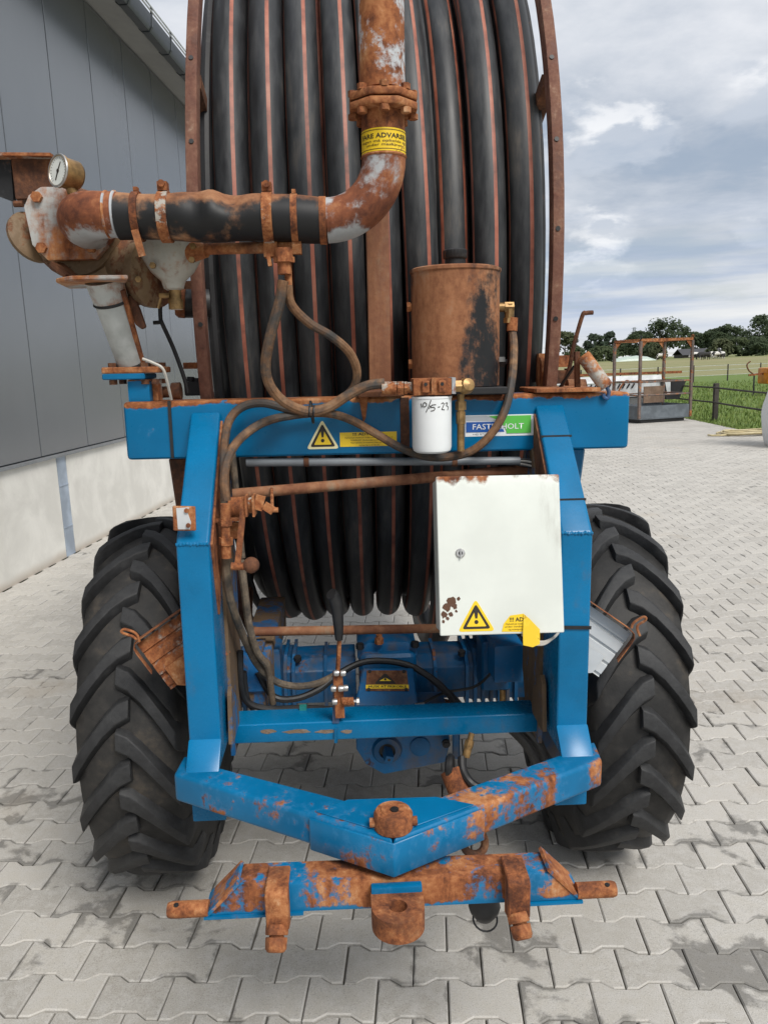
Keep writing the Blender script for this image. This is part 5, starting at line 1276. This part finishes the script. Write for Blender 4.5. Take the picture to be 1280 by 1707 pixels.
# ---- hand lever on the cross rail
hv = part('hand_lever', MB().bar(P(566, 1060, 2.17), P(563, 1120, 2.20), .010, .012, (0, 0, 1)).bar(P(563, 1120, 2.20), P(567, 1196, 2.21), .008, .028, (1, 0, 0)), m_rust)
part('lever_grip', MB().tube([P(565, 1066, 2.17), P(564, 1040, 2.165), P(561, 1010, 2.16), P(556, 994, 2.155), P(552, 990, 2.15)], lambda f: .011+.007*math.sin(min(1, f*1.25)*math.pi*.62), 12, 5), m_black, hv)
part('lever_plate', MB().bar(P(560, 1118, 2.215), P(560, 1205, 2.2195), .006, .02, (1, 0, 0)), m_bluegrime, hv)
for x, y in ((561, 1122), (572, 1122), (556, 1148), (568, 1148), (576, 1147), (558, 1170)): a = P(x, y, 2.19); part('lever_nut', MB().lathe([(.001, -.009), (.009, -.007), (.010, 0), (.009, .007), (.001, .009)], a, XP, 12), m_steel, hv)
sp = []; a, b = P(570, 1169, 2.2), P(590, 1169, 2.2)
for k in range(61): t = k/60; sp.append(a+(b-a)*t+Vector((0, math.cos(t*50)*.011, math.sin(t*50)*.011)))
part('return_spring', MB().tube(sp, .0022, 5, 1), m_rust, hv); part('spring_bolt', MB().cyl(a, b+XP*.01, .005, None, 8).hexbolt(b+XP*.008, XP, .011, .008), m_steel, hv)
part('lever_stop', MB().bar(P(560, 1214, 2.215), P(560, 1238, 2.212), .008, .008), m_blue, hv)

# ---- right side: spring tube, crank, brackets
a, b = P(971, 592, 2.36), P(1010, 645, 2.34); d = (b-a).normalized()
mb = MB(); x, y, d_ = mb.frame(d); n = 24
ring = lambda o, r: [o+(x*math.cos(6.28318*i/n)+y*math.sin(6.28318*i/n))*r for i in range(n)]
mb.quadgrid([ring(a+d*.004, .012), ring(a, .019), ring(a+d*.006, .0215), ring(b, .0215), ring(b, .0165), ring(b-d*.06, .0165)], True, True); part('spring_tube', mb, m_galvrr)
part('tube_hook', MB().tube([b-d*.02, b+d*.004+Vector((.003, 0, -.004)), b+Vector((.008, 0, -.022)), b+Vector((.004, 0, -.034)), b+Vector((-.006, 0, -.03)), b+Vector((-.008, 0, -.02))], .006, 8), m_bluegrime)
a, b = P(961, 586, 2.40), P(962, 652, 2.40); part('tube_post', MB().bar(a, Vector((b.x, 2.40, 1.763)), .018, .014, (1, 0, 0)), m_rustd)
part('crank_rod', MB().tube([P(988, 521, 2.44), P(976, 522, 2.44), P(970, 527, 2.44), P(955, 580, 2.46), P(948, 615, 2.48), P(932, 652, 2.50)], .0068, 8, 6), m_rustd)
part('crank_link', MB().bar(P(957, 610, 2.42), P(930, 650, 2.46), .010, .006), m_blacksteel)
part('side_bracket', MB().bb(tuple(P(930, 612, 2.62)), tuple(P(952, 592, 2.62)+Vector((0, .05, 0)))), m_rust)
part('roller', MB().cyl(P(944, 645, 2.58), P(974, 645, 2.58), .026, None, 18), m_rustd)
part('side_block', MB().bb(tuple(P(928, 640, 2.60)), tuple(P(945, 617, 2.60)+Vector((0, .05, 0)))).bb(tuple(P(945, 634, 2.60)), tuple(P(957, 614, 2.60)+Vector((0, .04, 0)))), m_rustd)
a = P(902, 620, 2.60); part('guide_pulley', MB().cyl(a-XP*.01, a+XP*.01, .05, None, 24), m_rust); part('guide_arm', MB().bb((a.x-.012, 2.59, 1.764), (a.x+.012, 2.62, a.z+.06)), m_rust)
# left side behind the pump
part('side_bracket', MB().bb(tuple(P(306, 615, 2.55)), tuple(P(334, 604, 2.55)+Vector((0, .05, 0)))), m_rust)
part('valve_block', MB().bb(tuple(P(308, 660, 2.55)), tuple(P(334, 636, 2.55)+Vector((0, .06, 0)))).bevel(.004, 1).cyl(P(318, 636, 2.57), P(318, 628, 2.57), .012).cyl(P(328, 636, 2.57), P(328, 630, 2.57), .009), m_blacksteel)
part('bent_rod', MB().tube([P(313, 655, 2.50), P(308, 632, 2.50), P(290, 582, 2.50), P(271, 540, 2.48), P(268, 530, 2.48), P(268, 510, 2.47), P(274, 502, 2.46)], .0065, 8, 5).cyl(P(256, 538, 2.48), P(272, 537, 2.48), .006, None, 8), m_blacksteel)
part('pipe_union', MB().cyl(P(252, 655, 2.5), P(300, 652, 2.5), .018, None, 14).cyl(P(288, 653, 2.5), P(302, 652, 2.5), .028, None, 16), m_rustd)

# ---- water pipe
YP = 2.18; pr_ = .0565; pxx = .018
ptop = 3.4; zc = 2.232; bend = .155
m_up = part('riser_pipe', MB().cyl((pxx, YP, 2.548), (pxx, YP, ptop), .0585, None, 40), m_galv)
zf = P(640, 158, 2.10).z
for z in (zf+.002, zf-.021):
    ol = [(.090*math.cos(6.28318*i/8+.39)*1.04, .090*math.sin(6.28318*i/8+.39)*1.04) for i in range(8)]
    part('pipe_flange', MB().prism(ol, (Vector((pxx, YP, z)), XP, Vector((0, 1, 0)), ZP), 0, .018).bevel(.002, 1), m_rust)
for k in range(8):
    a_ = 6.28318*k/8; q = Vector((pxx+.078*math.cos(a_), YP+.078*math.sin(a_), zf-.022)); part('flange_bolt', MB().hexbolt(q, -ZP, .013, .013), m_rust); part('flange_nut', MB().cyl(q+ZP*.042, q+ZP*.056, .012, None, 6), m_rust)
part('lower_pipe', MB().cyl((pxx, YP, zc+bend), (pxx, YP, zf-.019), pr_, None, 40), m_rust)
arc = [Vector((pxx-bend+bend*math.cos(t), YP, zc+bend-bend*math.sin(t))) for t in [math.pi/2*i/14 for i in range(15)]]
part('pipe_elbow', MB().tube(arc, pr_+.001, 40, 1), m_galvr)
part('weld_ring', MB().torus((pxx, YP, zc+bend), ZP, pr_, .004, 40, 6), m_rust)
xh = pxx-bend
part('pipe_collar', MB().cyl((xh, YP, zc), (xh-.018, YP, zc), .0605, None, 40), m_galv)
def lab_wrap(a_, b_, off): 
    t = a_/(pr_); return Vector((pxx+(pr_+off)*math.sin(t), YP-(pr_+off)*math.cos(t), b_))
zl0, zl1 = P(640, 250, 2.12).z, P(640, 211, 2.12).z
mb = MB(); vv = []
for z in (zl0, zl1): vv.append([lab_wrap(pr_*t, z, .0012) for t in [-1.62+3.24*i/24 for i in range(25)]])
mb.quadgrid(vv, False, False); pl_ = part('pipe_sticker', mb, m_yellowr, ang=80, label='scuffed yellow warning band round the pipe')
hL = zl1-zl0
textmesh('lettering', 'FARE ADVARSEL', None, -pr_*1.25, zl0+hL*.56, hL*.20, m_ink, pl_, pr_*2.5, .0020, lab_wrap, .02)
textmesh('lettering', 'ingen må opholde sig', None, -pr_*1.2, zl0+hL*.38, hL*.11, m_inkbrown, pl_, pr_*2.4, .0020, lab_wrap, .01)
textmesh('lettering', 'under maskinen', None, -pr_*.9, zl0+hL*.22, hL*.11, m_inkbrown, pl_, pr_*1.8, .0020, lab_wrap, .01)
for z in (zl0+hL*.09, zl0+hL*.91):
    mb = MB(); mb.quadgrid([[lab_wrap(pr_*t, z+dz, .0018) for t in [-1.5+3*i/24 for i in range(25)]] for dz in (-.0008, .0008)], False, False); part('sticker_line', mb, m_inkbrown, pl_)
# rubber sleeve
xa, xb = xh-.014, P(190, 350, 2.14).x
def sl(t):
    return .0575+.0035*math.sin(t*9)+.003*math.exp(-((t-.45)/.12)**2)
pts = []; rings = []; N = 40
zpe = P(190, 353, 2.14).z
for i in range(N+1):
    t = i/N; c = Vector((xa+(xb-xa)*t, YP, zc+(zpe-zc)*t+.004*math.sin(t*5))); r = .0585+.002*math.sin(t*13)+(.005 if .22 < t < .75 else 0)*math.sin((t-.22)/.53*math.pi)
    ring = []
    for k in range(36):
        a_ = 6.28318*k/36; d = Vector((0, -math.cos(a_), math.sin(a_)))
        dent = .024*math.exp(-((t-.44)/.07)**2)*max(0, math.cos(a_-.85))**3 + .010*math.exp(-((t-.60)/.05)**2)*max(0, math.cos(a_-.5))**2 - .007*math.exp(-((t-.53)/.05)**2)*max(0, math.cos(a_-.8))
        ring.append(c+d*(r-dent))
    rings.append(ring)
mb = MB(); mb.quadgrid(rings); part('rubber_sleeve', mb, m_rubhose, ang=70)
for px, w_, big in ((221, .018, 0), (268, .026, 1), (444, .026, 1), (489, .017, 0)):
    c = P(px, 355, 2.12); t = (c.x-xa)/(xb-xa); cz = zc+(zpe-zc)*t+.004*math.sin(t*5); c = Vector((c.x, YP, cz))
    hc = part('hose_clamp', MB().cyl(c-XP*w_/2, c+XP*w_/2, .0645 if big else .0625, None, 40), m_clamp if big else m_rust)
    if big: part('clamp_bolt', MB().box(c+Vector((0, -.01, .073)), (w_*.95, .03, .022)).cyl(c+Vector((0, -.032, .078)), c+Vector((0, .018, .078)), .009, None, 10), m_rust, hc)
    else: part('clamp_bolt', MB().box(c+Vector((0, -.005, .067)), (w_*.6, .02, .01)), m_rust, hc)
    if px == 221: part('clamp_tail', MB().bar(c+Vector((.0, -.05, -.04)), c+Vector((.014, -.045, -.105)), .018, .003, (0, 1, 0)), m_rust, hc)

# ---- pump
xe = xb
be = .075; cc = Vector((xe-.035, YP, zpe))
arc = [Vector((xe+.004, YP, zpe)), Vector((xe-.03, YP, zpe))]+[Vector((cc.x-be*math.sin(t), YP+be-be*math.cos(t), zpe)) for t in [math.pi/2*i/10 for i in range(1, 11)]]+[Vector((cc.x-be, YP+be+.06, zpe))]
pump = part('pump', MB().tube(arc, lambda f: .0565+.014*f, 36, 1), m_galvr)
for i in range(2): part('weld_ring', MB().torus((xe-.004-.022*i, YP, zpe), XP, .0565, .004, 36, 6), m_galv, pump)
oc = P(108, 372, 2.30); ocv = Vector((oc.x, 2.30, oc.z))
pts = [(40, 345), (48, 325), (68, 311), (100, 311), (140, 330), (180, 378), (178, 410), (160, 432), (80, 434), (54, 408)]
q = [P(x, y, 2.30) for x, y in pts]
part('pump_flange', MB().prism([(v.x, v.z) for v in q], FRX(2.30), -.03, 0).bevel(.004, 2), m_zinc, pump)
for x, y in ((61, 328), (69, 413), (152, 412)): v = P(x, y, 2.29); part('flange_bolt', MB().hexbolt(Vector((v.x, 2.30, v.z)), YN, .015, .014), m_rust, pump)
part('pump_body', MB().lathe([(.06, 0), (.115, .0), (.125, .02), (.125, .06), (.10, .10), (.06, .16), (.06, .30)], Vector((oc.x+.01, 2.335, oc.z-.02)), (.05, 1, 0), 28), m_pump, pump)
# hub disc seen edge-on left
a = P(52, 400, 2.38); part('pump_disc', MB().lathe([(.001, 0), (.055, 0), (.075, .01), (.075, .02), (.06, .03), (.001, .03)], a, (.75, -.6, .35), 28), m_pump, pump)
a = P(32, 410, 2.36); part('pump_nut', MB().cyl(a, a+Vector((.03, -.005, 0)), .013, None, 8), m_rustd, pump); a = P(24, 340, 2.36); part('pump_nut', MB().cyl(a, a+Vector((.025, 0, 0)), .009, None, 8), m_rustd, pump)
# mounting box plate upper left
pts = [(18, 262), (88, 262), (92, 331), (26, 333)]; q = [P(x, y, 2.36) for x, y in pts]
part('mount_box', MB().prism([(v.x, v.z) for v in q], FRX(2.36), -.10, 0).bevel(.003, 1), m_rustd, pump)
pts = [(-60, 262), (18, 262), (23, 336), (-60, 305)]; q = [P(x, y, 2.37) for x, y in pts]
part('mount_wing', MB().prism([(v.x, v.z) for v in q], FRX(2.37), -.02, 0), m_blacksteel, pump)
part('mount_lip', MB().bar(P(-60, 260, 2.35), P(90, 261, 2.35), .05, .008, (0, 0, 1)), m_galvrr, pump)
# gauge
gc_ = P(99, 285, 2.20); gd = Vector((-.60, -.77, .10)).normalized()
gauge = part('pressure_gauge', MB().lathe([(.001, -.055), (.033, -.055), (.038, -.048), (.038, -.006), (.042, -.004), (.042, .004), (.037, .006), (.036, .002), (.001, .002)], gc_, gd, 40), m_brass)
part('gauge_ring', MB().torus(gc_+gd*.003, gd, .0395, .0035, 40, 8), m_steel, gauge)
part('gauge_dial', MB().lathe([(.001, .0022), (.0362, .0022), (.0362, .0030), (.001, .0030)], gc_, gd, 36), m_dial, gauge)
gxv = gd.cross(ZP).normalized()*-1; gyv = gd.cross(gxv); gyv = gyv if gyv.z > 0 else -gyv; gxv = gyv.cross(gd); GF = (gc_, gxv, gyv, gd)
mb = MB().prism([(-.012, -.022), (-.008, -.023), (.0022, -.001), (.013, .020), (.0105, .0215), (-.0022, .001)], GF, .0034, .0040); mb.prism([(.005*math.cos(i*.63), .005*math.sin(i*.63)) for i in range(10)], GF, .0035, .0046); part('gauge_needle', mb, m_ink, gauge)
mb = MB()
for k in range(21):
    t = math.radians(225-13.5*k); r0, r1 = (.029, .034); c, s_ = math.cos(t), math.sin(t); w_ = .0005
    mb.prism([(c*r0-s_*w_, s_*r0+c*w_), (c*r1-s_*w_, s_*r1+c*w_), (c*r1+s_*w_, s_*r1-c*w_), (c*r0+s_*w_, s_*r0-c*w_)], GF, .0031, .0034)
part('dial_scale', mb, m_ink, gauge)
a = gc_-gd*.03; part('gauge_stem', MB().cyl(a+Vector((0, 0, -.03)), a+Vector((.01, .01, -.075)), .014, None, 12), m_brass, gauge)
# volute / filter bell
a = P(285, 402, 2.34); bell = part('valve_bell', MB().lathe([(.02, -.135), (.028, -.13), (.034, -.11), (.060, -.085), (.082, -.05), (.088, -.02), (.088, .03), (.07, .05), (.001, .055)], a, ZP, 32), m_bell, pump)
for x, y in ((256, 443), (323, 411), (321, 434)): v = P(x, y, 2.27); part('bell_bolt', MB().hexbolt(v, YN, .009, .012), m_brass, bell)
part('bell_drain', MB().cyl(a+Vector((.003, 0, -.13)), a+Vector((.003, 0, -.175)), .017, None, 16).cyl(a+Vector((.003, 0, -.16)), a+Vector((.003, 0, -.188)), .021, None, 16), m_brass, bell)
part('drain_cock', MB().cyl(a+Vector((-.012, -.01, -.150)), a+Vector((-.04, -.012, -.150)), .008, None, 8).cyl(a+Vector((-.035, -.012, -.153)), a+Vector((-.045, -.014, -.185)), .004, None, 6), m_brass, bell)
# gear hub (brown) below the flange
a, b = P(214, 455, 2.42), P(268, 455, 2.36)
part('pump_hub', MB().lathe([(.04, -.10), (.085, -.09), (.095, -.05), (.095, .02), (.105, .025), (.105, .05), (.06, .06), (.001, .062)], P(238, 450, 2.40), (.86, -.45, -.12), 32), m_pump, pump)
part('hub_lower', MB().lathe([(.03, -.10), (.07, -.09), (.075, 0), (.05, .07), (.03, .09)], P(215, 470, 2.44), (.8, -.1, -.2), 24), m_pump, pump)
part('hub_bolt', MB().hexbolt(P(232, 466, 2.30), YN, .009, .01), m_brass, pump)
hk = [(214, 492), (222, 492), (233, 515), (243, 545), (236, 549), (226, 541), (218, 525)]; q = [P(x, y, 2.34) for x, y in hk]; part('hook_claw', MB().prism([(v.x, v.z) for v in q], FRX(2.34), -.02, .0).bevel(.004, 2), m_pump, pump)
hk = [(208, 490), (240, 492), (241, 502), (208, 508)]; q = [P(x, y, 2.38) for x, y in hk]; part('hook_root', MB().prism([(v.x, v.z) for v in q], FRX(2.38), -.04, .0), m_rustd, pump)
# bed plate and leg
pts = [(72, 441), (108, 464), (150, 468), (215, 462), (218, 458), (150, 452), (108, 452)]
q = [P(x, y, 2.22) for x, y in pts]
part('bed_plate', MB().prism([(v.x, v.y) for v in [P(92, 452, 2.26), P(118, 462, 2.20), P(214, 462, 2.20), P(206, 462, 2.42), P(112, 452, 2.42)]], FRZ(q[2].z), 0, .012).bevel(.003, 1), m_zinc, pump)
part('bed_web', MB().bar(P(95, 440, 2.32), P(120, 462, 2.30), .05, .012), m_rustd, pump); part('bed_block', MB().bb(tuple(P(130, 460, 2.34)), tuple(P(200, 436, 2.36)+Vector((0, .1, 0)))), m_pump, pump)
l0, l1 = P(174, 466, 2.30), P(219, 608, 2.40)
leg = part('pump_leg', MB().cyl(l0, l1, .049, .039, 28), m_leg)
part('leg_sleeve', MB().cyl(l0+(l1-l0)*.0, l0+(l1-l0)*.24, .053, .048, 28), m_leg, leg)
part('leg_gusset', MB().bar(l0+Vector((.052, -.01, -.03)), l1+Vector((.038, -.01, 0)), .012, .014, (0, 1, 0)), m_rust, leg)
for f in (.25, .985): part('leg_band', MB().torus(l0+(l1-l0)*f, l1-l0, .0485-.009*f, .005, 28, 6), m_black, leg)
fz = P(228, 622, 2.36).z; fcx = P(229, 622, 2.42).x
part('leg_flange', MB().prism([(-.083, -.075), (.080, -.075), (.085, .075), (-.083, .075)], (Vector((fcx, 2.42, fz)), XP, Vector((0, 1, 0)), ZP), .0, .018).bevel(.003, 1), m_rust, leg)
part('leg_flange', MB().prism([(-.083, -.075), (.040, -.075), (.040, .075), (-.083, .075)], (Vector((fcx, 2.42, fz)), XP, Vector((0, 1, 0)), ZP), -.018, -.001).bevel(.003, 1), m_blueworn, leg)
for dx in (-.058, .035, .064): 
    for dy in (-.05, .05): part('flange_bolt', MB().hexbolt(Vector((fcx+dx, 2.42+dy, fz-.0185)), -ZP, .012, .014), m_rustd, leg); part('flange_nut', MB().hexbolt(Vector((fcx+dx, 2.42+dy, fz+.0185)), ZP, .012, .012), m_rustd, leg)
a, b = P(213, 650, 2.37), P(250, 650, 2.37)
part('leg_stub', MB().bb((a.x, 2.37, 1.758), (b.x, 2.48, fz-.0185)).bevel(.006, 2), m_bluebeam, leg)
part('stub_rib', MB().bb((b.x+.001, 2.40, 1.761), (b.x+.016, 2.46, fz-.02)), m_galvrr, leg)
# discharge line to the hose tee
dp = part('discharge_pipe', MB().cyl(P(318, 416, 2.30), P(498, 411, 2.18), .0155, None, 16), m_rust)
part('pipe_union', MB().cyl(P(318, 420, 2.30), P(345, 418, 2.28), .030, .018, 16), m_rust, dp)
c = P(452, 413, 2.20); part('pipe_clamp', MB().box(c, (.036, .04, .05)).bar(c+Vector((-.006, -.02, -.02)), c+Vector((-.002, -.02, -.05)), .02, .01), m_rust, dp)
c = P(489, 411, 2.18); part('pipe_end', MB().cyl(c-XP*.002, c+XP*.022, .023, None, 6), m_rust, dp)
c = P(473, 414, 2.17); part('hose_tee', MB().cyl(c, c-ZP*.022, .024, None, 16).cyl(c-ZP*.022, c-ZP*.036, .028, None, 6).cyl(c-ZP*.036, c-ZP*.066, .018, None, 14), m_rust, dp)
c = P(480, 440, 2.18); part('hose_end', MB().cyl(c, c-ZP*.06, .010, None, 10), m_rust, dp)
# dark suction pipe behind
part('suction_pipe', MB().cyl(P(296, 506, 2.60), P(350, 506, 2.62), .045, None, 24), m_black); a = P(293, 505, 2.58); part('suction_mouth', MB().lathe([(.001, 0), (.036, 0), (.042, .006), (.045, .02), (.045, .03)], a, (1, .15, -.1), 24), m_zinc)
part('suction_stay', MB().bb(tuple(P(306, 486, 2.62)), tuple(P(330, 468, 2.62)+Vector((0, .05, 0)))), m_rustd)
